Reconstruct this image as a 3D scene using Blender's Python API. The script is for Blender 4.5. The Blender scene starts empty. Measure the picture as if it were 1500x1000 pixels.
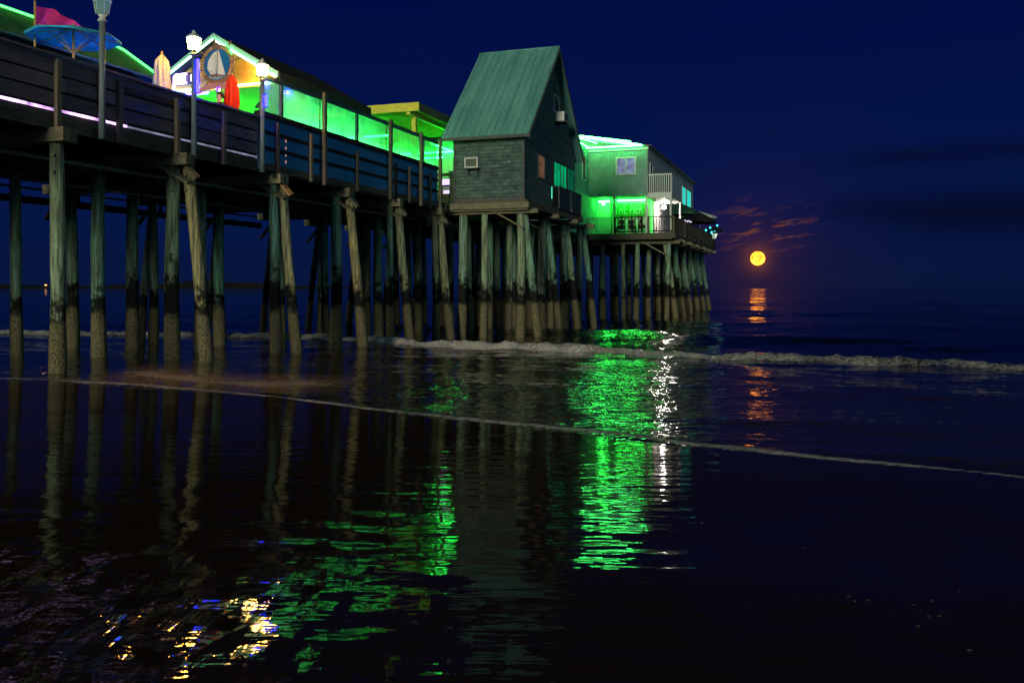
import bpy, bmesh, math, random
import numpy as np
from mathutils import Vector, Matrix
random.seed(7); np.random.seed(7)
sc = bpy.context.scene
COL = sc.collection
F = 1300.0; HC = 1.75; HY = 422.0
TH = math.atan2(1300, 450)
DX, DY = math.cos(TH), math.sin(TH)
OX, OY = -9.31, 18.06
R = math.radians

def W(s, t, z=0.0):
    return Vector((OX + DX*s - DY*t, OY + DY*s + DX*t, z))
def beach_z(x, y):
    return -0.020*((x-OX)*0.45 + (y-OY)*0.893)
SEA = -0.30

# ------------------------------------------------------------------ materials
MATS = {}
def nodes_of(name):
    m = bpy.data.materials.new(name); m.use_nodes = True
    nt = m.node_tree; nt.nodes.clear()
    out = nt.nodes.new('ShaderNodeOutputMaterial')
    return m, nt, out
def N(nt, kind, **kw):
    n = nt.nodes.new(kind)
    for k, v in kw.items():
        if k.startswith('i_'):
            key = k[2:]
            n.inputs[int(key) if key.isdigit() else key.replace('_', ' ')].default_value = v
        else:
            setattr(n, k, v)
    return n
def L(nt, a, b): nt.links.new(a, b)
def math_node(nt, op, a, b=None, c=None, clamp=False):
    n = nt.nodes.new('ShaderNodeMath'); n.operation = op; n.use_clamp = clamp
    for i, v in enumerate((a, b, c)):
        if v is None: continue
        if isinstance(v, (int, float)): n.inputs[i].default_value = v
        else: nt.links.new(v, n.inputs[i])
    return n.outputs[0]
def ramp(nt, fac, stops):
    n = nt.nodes.new('ShaderNodeValToRGB')
    el = n.color_ramp.elements
    while len(el) < len(stops): el.new(0.5)
    for e, (p, c) in zip(el, stops):
        e.position = p; e.color = (c[0], c[1], c[2], 1) if len(c) == 3 else c
    nt.links.new(fac, n.inputs[0])
    return n.outputs[0]
def mixc(nt, fac, a, b, mode='MIX'):
    n = nt.nodes.new('ShaderNodeMix'); n.data_type = 'RGBA'; n.blend_type = mode
    if isinstance(fac, (int, float)): n.inputs[0].default_value = fac
    else: nt.links.new(fac, n.inputs[0])
    for i, v in ((6, a), (7, b)):
        if isinstance(v, tuple): n.inputs[i].default_value = (v[0], v[1], v[2], 1)
        else: nt.links.new(v, n.inputs[i])
    return n.outputs[2]

def surf(name, c1, c2=None, rough=0.75, scale=3.0, stretch=(1, 1, 1), bump=0.15, metal=0.0, spec=0.3, vary=0.0, fine=40.0, groove=None):
    """general weathered surface: two tones by noise, fine speckle, optional grooves (axis, period, depth)"""
    if name in MATS: return MATS[name]
    c2 = c2 or tuple(v*0.6 for v in c1)
    m, nt, out = nodes_of(name)
    p = N(nt, 'ShaderNodeBsdfPrincipled')
    p.inputs['Roughness'].default_value = rough; p.inputs['Metallic'].default_value = metal
    p.inputs['Specular IOR Level'].default_value = spec
    tc = N(nt, 'ShaderNodeTexCoord'); mp = N(nt, 'ShaderNodeMapping'); mp.inputs['Scale'].default_value = stretch
    L(nt, tc.outputs['Object'], mp.inputs[0])
    oi = N(nt, 'ShaderNodeObjectInfo')
    addv = N(nt, 'ShaderNodeVectorMath', operation='ADD'); L(nt, mp.outputs[0], addv.inputs[0])
    sc3 = N(nt, 'ShaderNodeVectorMath', operation='SCALE'); 
    comb = N(nt, 'ShaderNodeCombineXYZ')
    for i in range(3): L(nt, oi.outputs['Random'], comb.inputs[i])
    L(nt, comb.outputs[0], sc3.inputs[0]); sc3.inputs['Scale'].default_value = 37.0
    L(nt, sc3.outputs[0], addv.inputs[1])
    n1 = N(nt, 'ShaderNodeTexNoise'); n1.inputs['Scale'].default_value = scale; n1.inputs['Detail'].default_value = 6
    L(nt, addv.outputs[0], n1.inputs['Vector'])
    n2 = N(nt, 'ShaderNodeTexNoise'); n2.inputs['Scale'].default_value = fine; n2.inputs['Detail'].default_value = 3
    L(nt, addv.outputs[0], n2.inputs['Vector'])
    f = ramp(nt, n1.outputs[0], [(0.32, (0, 0, 0)), (0.68, (1, 1, 1))])
    col = mixc(nt, f, c1, c2)
    f2 = ramp(nt, n2.outputs[0], [(0.35, (0.55, 0.55, 0.55)), (0.65, (1.15, 1.15, 1.15))])
    col = mixc(nt, 0.8, col, f2, 'MULTIPLY')
    if vary:
        rv = math_node(nt, 'MULTIPLY_ADD', oi.outputs['Random'], 2*vary, 1-vary)
        cc = N(nt, 'ShaderNodeCombineColor')
        for i in range(3): L(nt, rv, cc.inputs[i])
        col = mixc(nt, 1.0, col, cc.outputs[0], 'MULTIPLY')
    h = math_node(nt, 'MULTIPLY_ADD', n1.outputs[0], 1.0, n2.outputs[0])
    if groove:
        ax, per, dep = groove
        sx = N(nt, 'ShaderNodeSeparateXYZ'); L(nt, tc.outputs['Object'], sx.inputs[0])
        fr = math_node(nt, 'FRACT', math_node(nt, 'DIVIDE', sx.outputs[ax], per))
        g = math_node(nt, 'LESS_THAN', fr, 0.10)
        if name == 'house_shingle':
            bc = N(nt, 'ShaderNodeCombineXYZ'); L(nt, math_node(nt, 'ADD', sx.outputs[0], sx.outputs[1]), bc.inputs[0]); L(nt, sx.outputs[2], bc.inputs[1])
            bt = N(nt, 'ShaderNodeTexBrick'); L(nt, bc.outputs[0], bt.inputs['Vector']); bt.inputs['Scale'].default_value = 1.0
            bt.inputs['Brick Width'].default_value = 0.17; bt.inputs['Row Height'].default_value = 0.15; bt.inputs['Mortar Size'].default_value = 0.006
            bt.inputs['Color1'].default_value = (0.80, 0.80, 0.80, 1); bt.inputs['Color2'].default_value = (1.15, 1.15, 1.15, 1); bt.inputs['Mortar'].default_value = (0.62, 0.62, 0.62, 1)
            col = mixc(nt, 1.0, col, bt.outputs['Color'], 'MULTIPLY')
        if dep == 'lap':      # clapboard / shingle courses: saw-tooth
            h = math_node(nt, 'ADD', h, math_node(nt, 'MULTIPLY', fr, -6.0))
        else:
            h = math_node(nt, 'ADD', h, math_node(nt, 'MULTIPLY', g, -5.0))
        gm = math_node(nt, 'MULTIPLY_ADD', g, -0.45, 1.0)
        cc = N(nt, 'ShaderNodeCombineColor')
        for i in range(3): L(nt, gm, cc.inputs[i])
        col = mixc(nt, 1.0, col, cc.outputs[0], 'MULTIPLY')
    L(nt, col, p.inputs['Base Color'])
    b = N(nt, 'ShaderNodeBump'); b.inputs['Strength'].default_value = min(1, bump*2); b.inputs['Distance'].default_value = 0.02
    L(nt, h, b.inputs['Height']); L(nt, b.outputs[0], p.inputs['Normal'])
    L(nt, p.outputs[0], out.inputs[0])
    MATS[name] = m; return m

def emit(name, color, strength, noise=0.0, scale=3.0):
    if name in MATS: return MATS[name]
    m, nt, out = nodes_of(name)
    e = N(nt, 'ShaderNodeEmission'); e.inputs[0].default_value = (*color, 1); e.inputs[1].default_value = strength
    if noise:
        tc = N(nt, 'ShaderNodeTexCoord'); n1 = N(nt, 'ShaderNodeTexNoise'); n1.inputs['Scale'].default_value = scale
        L(nt, tc.outputs['Object'], n1.inputs['Vector'])
        f = ramp(nt, n1.outputs[0], [(0.5-noise*0.15, (0.02, 0.02, 0.02)), (0.5+noise*0.15, (1, 1, 1))])
        L(nt, math_node(nt, 'MULTIPLY', f, strength), e.inputs[1])
    L(nt, e.outputs[0], out.inputs[0])
    MATS[name] = m; return m

def pile_material():
    m, nt, out = nodes_of('weathered_pile')
    p = N(nt, 'ShaderNodeBsdfPrincipled'); p.inputs['Specular IOR Level'].default_value = 0.25
    g = N(nt, 'ShaderNodeNewGeometry'); oi = N(nt, 'ShaderNodeObjectInfo'); tc = N(nt, 'ShaderNodeTexCoord')
    sx = N(nt, 'ShaderNodeSeparateXYZ'); L(nt, g.outputs['Position'], sx.inputs[0])
    n1 = N(nt, 'ShaderNodeTexNoise'); n1.inputs['Scale'].default_value = 3.0; n1.inputs['Detail'].default_value = 8
    n1.inputs['Roughness'].default_value = 0.65
    L(nt, g.outputs['Position'], n1.inputs['Vector'])
    n2 = N(nt, 'ShaderNodeTexNoise'); n2.inputs['Scale'].default_value = 38.0; n2.inputs['Detail'].default_value = 4
    L(nt, g.outputs['Position'], n2.inputs['Vector'])
    mp = N(nt, 'ShaderNodeMapping'); mp.inputs['Scale'].default_value = (22, 22, 1.2)
    L(nt, g.outputs['Position'], mp.inputs[0])
    n3 = N(nt, 'ShaderNodeTexNoise'); n3.inputs['Scale'].default_value = 1.0; n3.inputs['Detail'].default_value = 5
    L(nt, mp.outputs[0], n3.inputs['Vector'])
    sepc = N(nt, 'ShaderNodeSeparateColor'); L(nt, oi.outputs['Color'], sepc.inputs[0])
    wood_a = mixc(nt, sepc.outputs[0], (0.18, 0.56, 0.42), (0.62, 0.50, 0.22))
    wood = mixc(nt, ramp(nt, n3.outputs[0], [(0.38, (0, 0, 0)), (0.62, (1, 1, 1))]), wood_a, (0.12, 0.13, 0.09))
    wood = mixc(nt, ramp(nt, n2.outputs[0], [(0.5, (0, 0, 0)), (0.7, (0.6, 0.6, 0.6))]), wood, (0.07, 0.07, 0.05))
    zt = math_node(nt, 'ADD', sx.outputs[2], math_node(nt, 'MULTIPLY_ADD', n1.outputs[0], 3.4, -1.7))
    zt = math_node(nt, 'ADD', zt, math_node(nt, 'MULTIPLY_ADD', oi.outputs['Random'], 1.0, -0.5))
    dark = ramp(nt, math_node(nt, 'SUBTRACT', zt, 1.72), [(0.0, (0, 0, 0)), (0.18, (0.12, 0.12, 0.12)), (0.55, (1, 1, 1))])
    alg = mixc(nt, n2.outputs[0], (0.003, 0.004, 0.004), (0.016, 0.018, 0.014))
    c = mixc(nt, dark, alg, wood)
    zb = math_node(nt, 'ADD', sx.outputs[2], math_node(nt, 'MULTIPLY_ADD', n1.outputs[0], 0.9, -0.45))
    barn = mixc(nt, ramp(nt, n2.outputs[0], [(0.40, (0, 0, 0)), (0.62, (1, 1, 1))]), (0.05, 0.044, 0.025), (0.30, 0.255, 0.14))
    fb = ramp(nt, math_node(nt, 'SUBTRACT', zb, 0.82), [(0.18, (0, 0, 0)), (0.36, (1, 1, 1))])
    c = mixc(nt, fb, barn, c)
    L(nt, c, p.inputs['Base Color'])
    p.inputs['Roughness'].default_value = 0.8
    b = N(nt, 'ShaderNodeBump'); b.inputs['Strength'].default_value = 0.7; b.inputs['Distance'].default_value = 0.03
    L(nt, math_node(nt, 'ADD', math_node(nt, 'MULTIPLY', n2.outputs[0], 1.6), math_node(nt, 'MULTIPLY', n3.outputs[0], 1.6)), b.inputs['Height'])
    L(nt, b.outputs[0], p.inputs['Normal']); L(nt, p.outputs[0], out.inputs[0])
    return m

M_PILE = pile_material()
WOODX = (0.8, 9, 9)
M_BEAM = surf('beam_wood', (0.16, 0.145, 0.10), (0.07, 0.065, 0.05), 0.85, 3, (1, 6, 6), 0.3, vary=0.25)
M_CAP = surf('cap_wood', (0.27, 0.25, 0.16), (0.14, 0.135, 0.09), 0.85, 3, (6, 1, 6), 0.3, vary=0.3)
M_FRESH = surf('fresh_timber', (0.62, 0.36, 0.13), (0.40, 0.22, 0.09), 0.8, 4, (4, 4, 4), 0.2)
M_BOARD = surf('rail_board', (0.34, 0.23, 0.28), (0.17, 0.12, 0.145), 0.8, 3, WOODX, 0.35, vary=0.2)
M_RUST = surf('rust_board', (0.22, 0.12, 0.05), (0.10, 0.05, 0.03), 0.8, 3, WOODX, 0.35)
M_DARK = surf('dark_wood', (0.03, 0.028, 0.026), (0.015, 0.014, 0.013), 0.9, 3, WOODX, 0.3)
M_POST = surf('post_wood', (0.24, 0.20, 0.14), (0.13, 0.11, 0.085), 0.8, 3, (9, 9, 0.8), 0.3, vary=0.45)
M_POLE = surf('painted_pole', (0.20, 0.27, 0.30), (0.15, 0.21, 0.24), 0.5, 3, (3, 3, 1), 0.1)
M_BLUE = surf('blue_paint', (0.04, 0.30, 0.66), (0.03, 0.22, 0.50), 0.7, 2, WOODX, 0.2)
M_FRAME = surf('frame_paint', (0.06, 0.13, 0.16), (0.035, 0.08, 0.10), 0.6, 3, WOODX, 0.15)
M_WHITE = surf('white_paint', (0.72, 0.72, 0.70), (0.60, 0.60, 0.58), 0.6, 3, (2, 2, 2), 0.08)
M_SIDING = surf('neon_tinted_siding', (0.27, 0.39, 0.36), (0.20, 0.31, 0.29), 0.8, 2, (1, 1, 1), 0.2, groove=(1, 0.20, 'v'))  # green neon glow is put into the grey wall colour
M_LAP = surf('lap_siding', (0.58, 0.55, 0.54), (0.48, 0.46, 0.45), 0.8, 2, (1, 1, 1), 0.25, groove=(2, 0.16, 'lap'))
M_SHINGLE = surf('house_shingle', (0.15, 0.23, 0.205), (0.060, 0.105, 0.105), 0.85, 1.6, (1.5, 1.5, 4), 0.45, groove=(2, 0.15, 'lap'), fine=14)
M_TRIM = surf('house_trim', (0.13, 0.145, 0.14), (0.08, 0.09, 0.09), 0.8, 3, (3, 3, 3), 0.2)
M_ROOF = surf('green_metal_roof', (0.19, 0.48, 0.43), (0.10, 0.32, 0.30), 0.5, 1.3, (0.35, 2.2, 0.35), 0.12, metal=0.0, spec=0.5)
M_DROOF = surf('dark_roof', (0.035, 0.03, 0.028), (0.02, 0.018, 0.016), 0.8, 4, (2, 2, 2), 0.3)
M_GROOF = surf('green_roof', (0.03, 0.16, 0.07), (0.02, 0.10, 0.05), 0.7, 4, (2, 2, 2), 0.3)
M_YELLOW = surf('yellow_paint', (0.95, 0.42, 0.05), (0.82, 0.34, 0.035), 0.7, 2, (2, 2, 2), 0.08)
M_OCHRE = surf('ochre_timber', (0.78, 0.58, 0.10), (0.62, 0.46, 0.08), 0.7, 3, (4, 1, 4), 0.15)
M_METAL = surf('painted_metal', (0.74, 0.78, 0.74), (0.60, 0.64, 0.60), 0.45, 8, (1, 1, 1), 0.08, metal=0.1)
M_DKMET = surf('dark_metal', (0.03, 0.035, 0.035), (0.02, 0.022, 0.022), 0.5, 8, (1, 1, 1), 0.08, metal=0.3)
M_GRILL = surf('grille_metal', (0.14, 0.16, 0.14), (0.09, 0.10, 0.09), 0.6, 8, (1, 1, 1), 0.1, groove=(2, 0.03, 'v'))
M_CREAM = surf('cream_canvas', (0.80, 0.74, 0.58), (0.68, 0.60, 0.44), 0.9, 5, (3, 3, 1), 0.25)
M_RED = surf('red_canvas', (0.88, 0.05, 0.010), (0.62, 0.018, 0.006), 0.8, 4, (4, 4, 1), 0.25)
M_BCANVAS = surf('blue_canvas', (0.05, 0.42, 0.56), (0.03, 0.28, 0.42), 0.85, 3, (2, 2, 2), 0.15)
M_GCANVAS = surf('green_canvas', (0.02, 0.10, 0.05), (0.012, 0.06, 0.03), 0.85, 3, (2, 2, 2), 0.15)
M_KCANVAS = surf('black_canvas', (0.018, 0.018, 0.022), (0.010, 0.010, 0.013), 0.85, 3, (2, 2, 2), 0.15)
M_PINK = surf('pink_cloth', (0.75, 0.05, 0.80), (0.55, 0.04, 0.55), 0.8, 1.5, (1, 1, 6), 0.25)
M_STICK = surf('varnished_pole', (0.62, 0.40, 0.14), (0.45, 0.27, 0.10), 0.5, 3, (6, 6, 1), 0.1)
M_SKIN = surf('skin', (0.60, 0.36, 0.26), (0.52, 0.30, 0.21), 0.6, 6, (1, 1, 1), 0.05)
M_HAIR = surf('dark_hair', (0.02, 0.014, 0.012), (0.012, 0.009, 0.008), 0.6, 30, (8, 8, 1), 0.3)
M_SHIRT = surf('dark_shirt', (0.03, 0.03, 0.06), (0.02, 0.02, 0.04), 0.9, 6, (1, 1, 1), 0.2)
M_PSHIRT = surf('pale_shirt', (0.55, 0.30, 0.36), (0.45, 0.24, 0.30), 0.9, 6, (1, 1, 1), 0.2)
M_TROUSER = surf('dark_trousers', (0.02, 0.022, 0.03), (0.014, 0.015, 0.02), 0.9, 6, (1, 1, 1), 0.2)
M_LEAF = surf('leaf_green', (0.05, 0.10, 0.03), (0.03, 0.06, 0.02), 0.6, 8, (1, 1, 1), 0.1)
M_SIGNG = surf('green_sign_paint', (0.02, 0.36, 0.02), (0.015, 0.30, 0.015), 0.5, 3, (1, 1, 1), 0.03)
M_LETTER = surf('pale_letter_paint', (0.40, 0.74, 0.52), (0.36, 0.68, 0.48), 0.5, 3, (1, 1, 1), 0.02)
M_WHEEL = surf('wheel_wood', (0.34, 0.17, 0.09), (0.22, 0.11, 0.06), 0.6, 4, (3, 3, 3), 0.15)
M_GOLD = surf('gold_letter', (0.85, 0.66, 0.34), (0.75, 0.56, 0.28), 0.4, 6, (1, 1, 1), 0.02)
M_SBLUE = surf('sign_blue', (0.01, 0.16, 0.40), (0.008, 0.12, 0.34), 0.5, 3, (1, 1, 1), 0.02)
M_SWAVE = surf('sign_pale_blue', (0.20, 0.55, 0.72), (0.16, 0.46, 0.64), 0.5, 5, (1, 1, 1), 0.02)
M_SAIL = surf('sail_white', (0.80, 0.82, 0.74), (0.74, 0.76, 0.68), 0.5, 3, (1, 1, 1), 0.02)
M_BANNER = surf('banner_pink', (0.62, 0.26, 0.26), (0.52, 0.20, 0.22), 0.5, 3, (1, 1, 1), 0.02)
M_HILL = surf('headland_ground', (0.010, 0.012, 0.012), (0.006, 0.007, 0.008), 0.95, 0.02, (1, 1, 1), 0.0)
M_PIPE = surf('grey_pipe', (0.30, 0.34, 0.34), (0.2, 0.22, 0.22), 0.5, 6, (1, 1, 1), 0.05)
M_CURTAIN = surf('pink_curtain', (0.62, 0.32, 0.26), (0.46, 0.22, 0.18), 0.9, 3, (8, 8, 1), 0.3)

GREEN = (0.0, 1.0, 0.22)
MINT = (0.10, 1.0, 0.50)
E_NEON = emit('mint_neon', (0.30, 1.0, 0.52), 9)
E_NEONG = emit('green_neon', (0.05, 1.0, 0.085), 8)
E_ROOFN = emit('roof_neon', (0.05, 1.0, 0.15), 42)
E_LAMP = emit('lamp_glass_lit', (1.0, 0.46, 0.07), 220)
E_FLOOD = emit('flood_lit', (1.0, 0.86, 0.76), 300)
E_PORCH = emit('porch_lit', (0.03, 1.0, 0.075), 75)
E_PURPLE = emit('purple_lit', (0.020, 0.0015, 1.0), 42)
E_BULBC = emit('white_core_lit', (0.6, 0.4, 1.0), 14)
E_BLUES = emit('blue_sign_lit', (0.42, 0.28, 1.0), 30)
E_BLUET = emit('blue_tube_lit', (0.06, 0.04, 1.0), 90)
E_TOE = emit('toe_strip_lit', (0.75, 0.42, 1.0), 4.5, noise=0.9, scale=2.3)
E_TOE2 = emit('toe_strip_pale', (0.55, 0.60, 0.9), 0.6, noise=2.5, scale=3)
E_TEAL = emit('teal_window_lit', (0.03, 0.75, 0.62), 0.9)
E_ROOM = emit('room_window_lit', (0.45, 0.55, 0.85), 0.75, noise=2.6, scale=2.6)
E_GLOW = emit('counter_led', (0.10, 1.0, 0.22), 34)
E_GLOWG = emit('counter_led_green', (0.03, 1.0, 0.10), 34)
E_BAR = emit('bar_tube_lit', (0.012, 1.0, 0.08), 55)
E_PANEL = emit('violet_panel_lit', (0.75, 0.62, 1.0), 1.3)
E_BLUEW = emit('blue_wash_lit', (0.01, 0.02, 1.0), 22)
E_FAR = emit('far_house_lit', (1.0, 0.42, 0.10), 3)
E_CYAN = emit('cyan_lit', (0.05, 0.8, 0.9), 3)
E_TAIL = emit('white_under_lit', (0.85, 0.75, 1.0), 2.0, noise=0.8, scale=6)

def glass_mat():
    m, nt, out = nodes_of('foggy_glass')
    tr = N(nt, 'ShaderNodeBsdfTransparent'); tr.inputs[0].default_value = (0.85, 0.95, 0.92, 1)
    tl = N(nt, 'ShaderNodeBsdfTranslucent'); tl.inputs[0].default_value = (0.55, 0.88, 0.66, 1)
    gl = N(nt, 'ShaderNodeBsdfGlossy'); gl.inputs['Roughness'].default_value = 0.1
    tc = N(nt, 'ShaderNodeTexCoord'); n1 = N(nt, 'ShaderNodeTexNoise'); n1.inputs['Scale'].default_value = 1.4; n1.inputs['Detail'].default_value = 7
    L(nt, tc.outputs['Object'], n1.inputs['Vector'])
    f = ramp(nt, n1.outputs[0], [(0.35, (0.30, 0.30, 0.30)), (0.65, (0.62, 0.62, 0.62))])
    a = N(nt, 'ShaderNodeMixShader'); L(nt, f, a.inputs[0]); L(nt, tr.outputs[0], a.inputs[1]); L(nt, tl.outputs[0], a.inputs[2])
    b = N(nt, 'ShaderNodeMixShader'); b.inputs[0].default_value = 0.05
    L(nt, a.outputs[0], b.inputs[1]); L(nt, gl.outputs[0], b.inputs[2]); L(nt, b.outputs[0], out.inputs[0])
    return m
M_GLASS = glass_mat()
def pane_mat():
    m, nt, out = nodes_of('window_pane')
    p = N(nt, 'ShaderNodeBsdfPrincipled'); p.inputs['Base Color'].default_value = (0.01, 0.015, 0.02, 1)
    p.inputs['Roughness'].default_value = 0.06
    L(nt, p.outputs[0], out.inputs[0]); return m
M_PANE = pane_mat()
def moon_mat():
    m, nt, out = nodes_of('moon_surface')
    e = N(nt, 'ShaderNodeEmission'); tc = N(nt, 'ShaderNodeTexCoord')
    n1 = N(nt, 'ShaderNodeTexNoise'); n1.inputs['Scale'].default_value = 2.6; n1.inputs['Detail'].default_value = 6
    L(nt, tc.outputs['Generated'], n1.inputs['Vector'])
    c = ramp(nt, n1.outputs[0], [(0.38, (0.36, 0.105, 0.005)), (0.60, (1.0, 0.27, 0.022))])
    L(nt, c, e.inputs[0]); e.inputs[1].default_value = 6.2
    L(nt, e.outputs[0], out.inputs[0]); return m

# ------------------------------------------------------------------ mesh builder (pier coordinates s, t, z)
class MB:
    def __init__(self): self.v = []; self.f = []; self.mi = []; self.sm = []
    def add(self, vs, fs, mi=0, smooth=False):
        o = len(self.v); self.v += [Vector(p) for p in vs]
        for f in fs: self.f.append([i+o for i in f]); self.mi.append(mi); self.sm.append(smooth)
        return self
    def box(self, x0, x1, y0, y1, z0, z1, mi=0):
        x0, x1 = min(x0, x1), max(x0, x1); y0, y1 = min(y0, y1), max(y0, y1)
        vs = [(x0,y0,z0),(x1,y0,z0),(x1,y1,z0),(x0,y1,z0),(x0,y0,z1),(x1,y0,z1),(x1,y1,z1),(x0,y1,z1)]
        return self.add(vs, [(0,3,2,1),(4,5,6,7),(0,1,5,4),(1,2,6,5),(2,3,7,6),(3,0,4,7)], mi)
    def bar(self, a, b, w, h, mi=0, up=(0, 0, 1)):
        a, b = Vector(a), Vector(b); d = (b-a).normalized(); u = Vector(up)
        if abs(d.dot(u)) > 0.98: u = Vector((1, 0, 0))
        sd = d.cross(u).normalized(); u2 = sd.cross(d).normalized()
        vs = []
        for p in (a, b):
            for sx, sy in ((-1,-1),(1,-1),(1,1),(-1,1)): vs.append(p + sd*(sx*w/2) + u2*(sy*h/2))
        return self.add(vs, [(0,1,2,3),(7,6,5,4),(0,4,5,1),(1,5,6,2),(2,6,7,3),(3,7,4,0)], mi)
    def tube(self, pts, rad, n=10, mi=0, smooth=True, wob=0.0):
        pts = [Vector(p) for p in pts]; rings = []
        for i, p in enumerate(pts):
            d = (pts[min(i+1, len(pts)-1)] - pts[max(i-1, 0)]).normalized()
            u = Vector((1, 0, 0)) if abs(d.x) < 0.9 else Vector((0, 1, 0))
            a = d.cross(u).normalized(); b = d.cross(a).normalized()
            r = rad[i] if isinstance(rad, (list, tuple)) else rad
            rings.append([p + (a*math.cos(2*math.pi*k/n) + b*math.sin(2*math.pi*k/n))*r*(1+random.uniform(-wob, wob)) for k in range(n)])
        vs = [q for rg in rings for q in rg]; fs = []
        for i in range(len(rings)-1):
            for k in range(n): fs.append((i*n+k, i*n+(k+1) % n, (i+1)*n+(k+1) % n, (i+1)*n+k))
        self.add(vs, fs, mi, smooth)
        o = len(self.v) - len(vs)
        self.f.append([o+k for k in range(n)][::-1]); self.mi.append(mi); self.sm.append(False)
        self.f.append([o+(len(rings)-1)*n+k for k in range(n)]); self.mi.append(mi); self.sm.append(False)
        return self
    def lathe(self, c, prof, n=14, mi=0, smooth=True, fold=0.0, nf=7, ph=0.0):
        vs = []; fs = []
        for (r, z) in prof:
            for k in range(n):
                a = 2*math.pi*k/n
                rr = r*(1+fold*(2.2*abs(math.sin(nf*a/2+ph+z*0.5))-1.4)) if fold else r
                vs.append((c[0]+rr*math.cos(a), c[1]+rr*math.sin(a), c[2]+z))
        for i in range(len(prof)-1):
            for k in range(n): fs.append((i*n+k, i*n+(k+1) % n, (i+1)*n+(k+1) % n, (i+1)*n+k))
        fs.append([k for k in range(n)][::-1]); fs.append([(len(prof)-1)*n+k for k in range(n)])
        return self.add(vs, fs, mi, smooth)
    def poly(self, pts, thick, nrm, mi=0):
        n = Vector(nrm).normalized()*thick; k = len(pts)
        vs = [Vector(p) for p in pts] + [Vector(p)+n for p in pts]
        fs = [list(range(k))[::-1], [k+i for i in range(k)]]
        for i in range(k): fs.append([i, (i+1) % k, k+(i+1) % k, k+i])
        return self.add(vs, fs, mi)
    def build(self, name, mats, parent=None, org=(0, 0, 0)):
        me = bpy.data.meshes.new(name)
        o3 = Vector(org)
        me.from_pydata([tuple(p-o3) for p in self.v], [], self.f)
        if not isinstance(mats, (list, tuple)): mats = [mats]
        for m in mats: me.materials.append(m)
        for p, mi, s in zip(me.polygons, self.mi, self.sm): p.material_index = mi; p.use_smooth = s
        bm = bmesh.new(); bm.from_mesh(me); bmesh.ops.recalc_face_normals(bm, faces=bm.faces); bm.to_mesh(me); bm.free()
        me.update()
        ob = bpy.data.objects.new(name, me); COL.objects.link(ob)
        if parent is not None: ob.parent = parent
        else:
            ob.location = W(*org); ob.rotation_euler = (0, 0, TH)
        return ob

def tag(o, label, cat, group=None, kind=None):
    o['label'] = label; o['category'] = cat
    if group: o['group'] = group
    if kind: o['kind'] = kind
    return o
class Thing:
    def __init__(self, name, label, cat, org, group=None, kind=None):
        self.o = bpy.data.objects.new(name, None); COL.objects.link(self.o)
        self.o.location = W(*org); self.o.rotation_euler = (0, 0, TH); self.org = Vector(org)
        tag(self.o, label, cat, group, kind)
    def part(self, name, mb, mats, parent=None, label=None):
        ob = mb.build(name, mats, parent or self.o, self.org)
        if label: ob['label'] = label
        return ob
    def adopt(self, ob, parent=None):
        ob.parent = parent or self.o; return ob

def text_mb(mb, txt, size, place, thick=0.02, mi=0, spacing=1.0):
    cu = bpy.data.curves.new('tmp', 'FONT'); cu.body = txt; cu.size = size; cu.extrude = thick; cu.align_x = 'CENTER'; cu.align_y = 'CENTER'
    cu.space_character = spacing; cu.offset = size*0.012
    ob = bpy.data.objects.new('tmp', cu); COL.objects.link(ob)
    dg = bpy.context.evaluated_depsgraph_get(); dg.update()
    me = ob.evaluated_get(dg).to_mesh()
    vs = [place(v.co) for v in me.vertices]; fs = [list(p.vertices) for p in me.polygons]
    mb.add(vs, fs, mi)
    ob.evaluated_get(dg).to_mesh_clear()
    bpy.data.objects.remove(ob); bpy.data.curves.remove(cu)

DECK = 5.30
# ------------------------------------------------------------------ piles
def pile(s, t, top, fs=0.0, ft=0.0, r=0.18, label='', group=None, bot=None, tan=None):
    """fs, ft: how far the foot stands from the head"""
    z0 = (bot if bot is not None else -1.2)
    mb = MB(); n = 11; pts = []; rad = []
    bx, by = random.uniform(-.05, .05), random.uniform(-.05, .05)
    r *= random.uniform(0.76, 1.08)
    for i in range(n):
        u = i/(n-1); w = math.sin(math.pi*u)
        pts.append((s+fs*u+bx*w, t+ft*u+by*w, top+(z0-top)*u)); rad.append(r*(1.0-0.12*(1-u))*random.uniform(0.96, 1.04)*(1.12 if pts[-1][2] < 0.9 else 1.0))
    mb.tube(pts, rad, 16, wob=0.03)
    for zq in (top-0.28, top-0.62):
        if ft < -0.3 or t < 0.2: mb.tube([(s-r*0.8, t-0.3*r, zq), (s-r*1.15, t-0.45*r, zq)], 0.03, 8)
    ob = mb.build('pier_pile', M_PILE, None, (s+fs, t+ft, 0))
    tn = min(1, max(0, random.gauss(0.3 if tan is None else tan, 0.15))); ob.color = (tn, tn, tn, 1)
    tag(ob, label, 'pile', group); return ob

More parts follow.
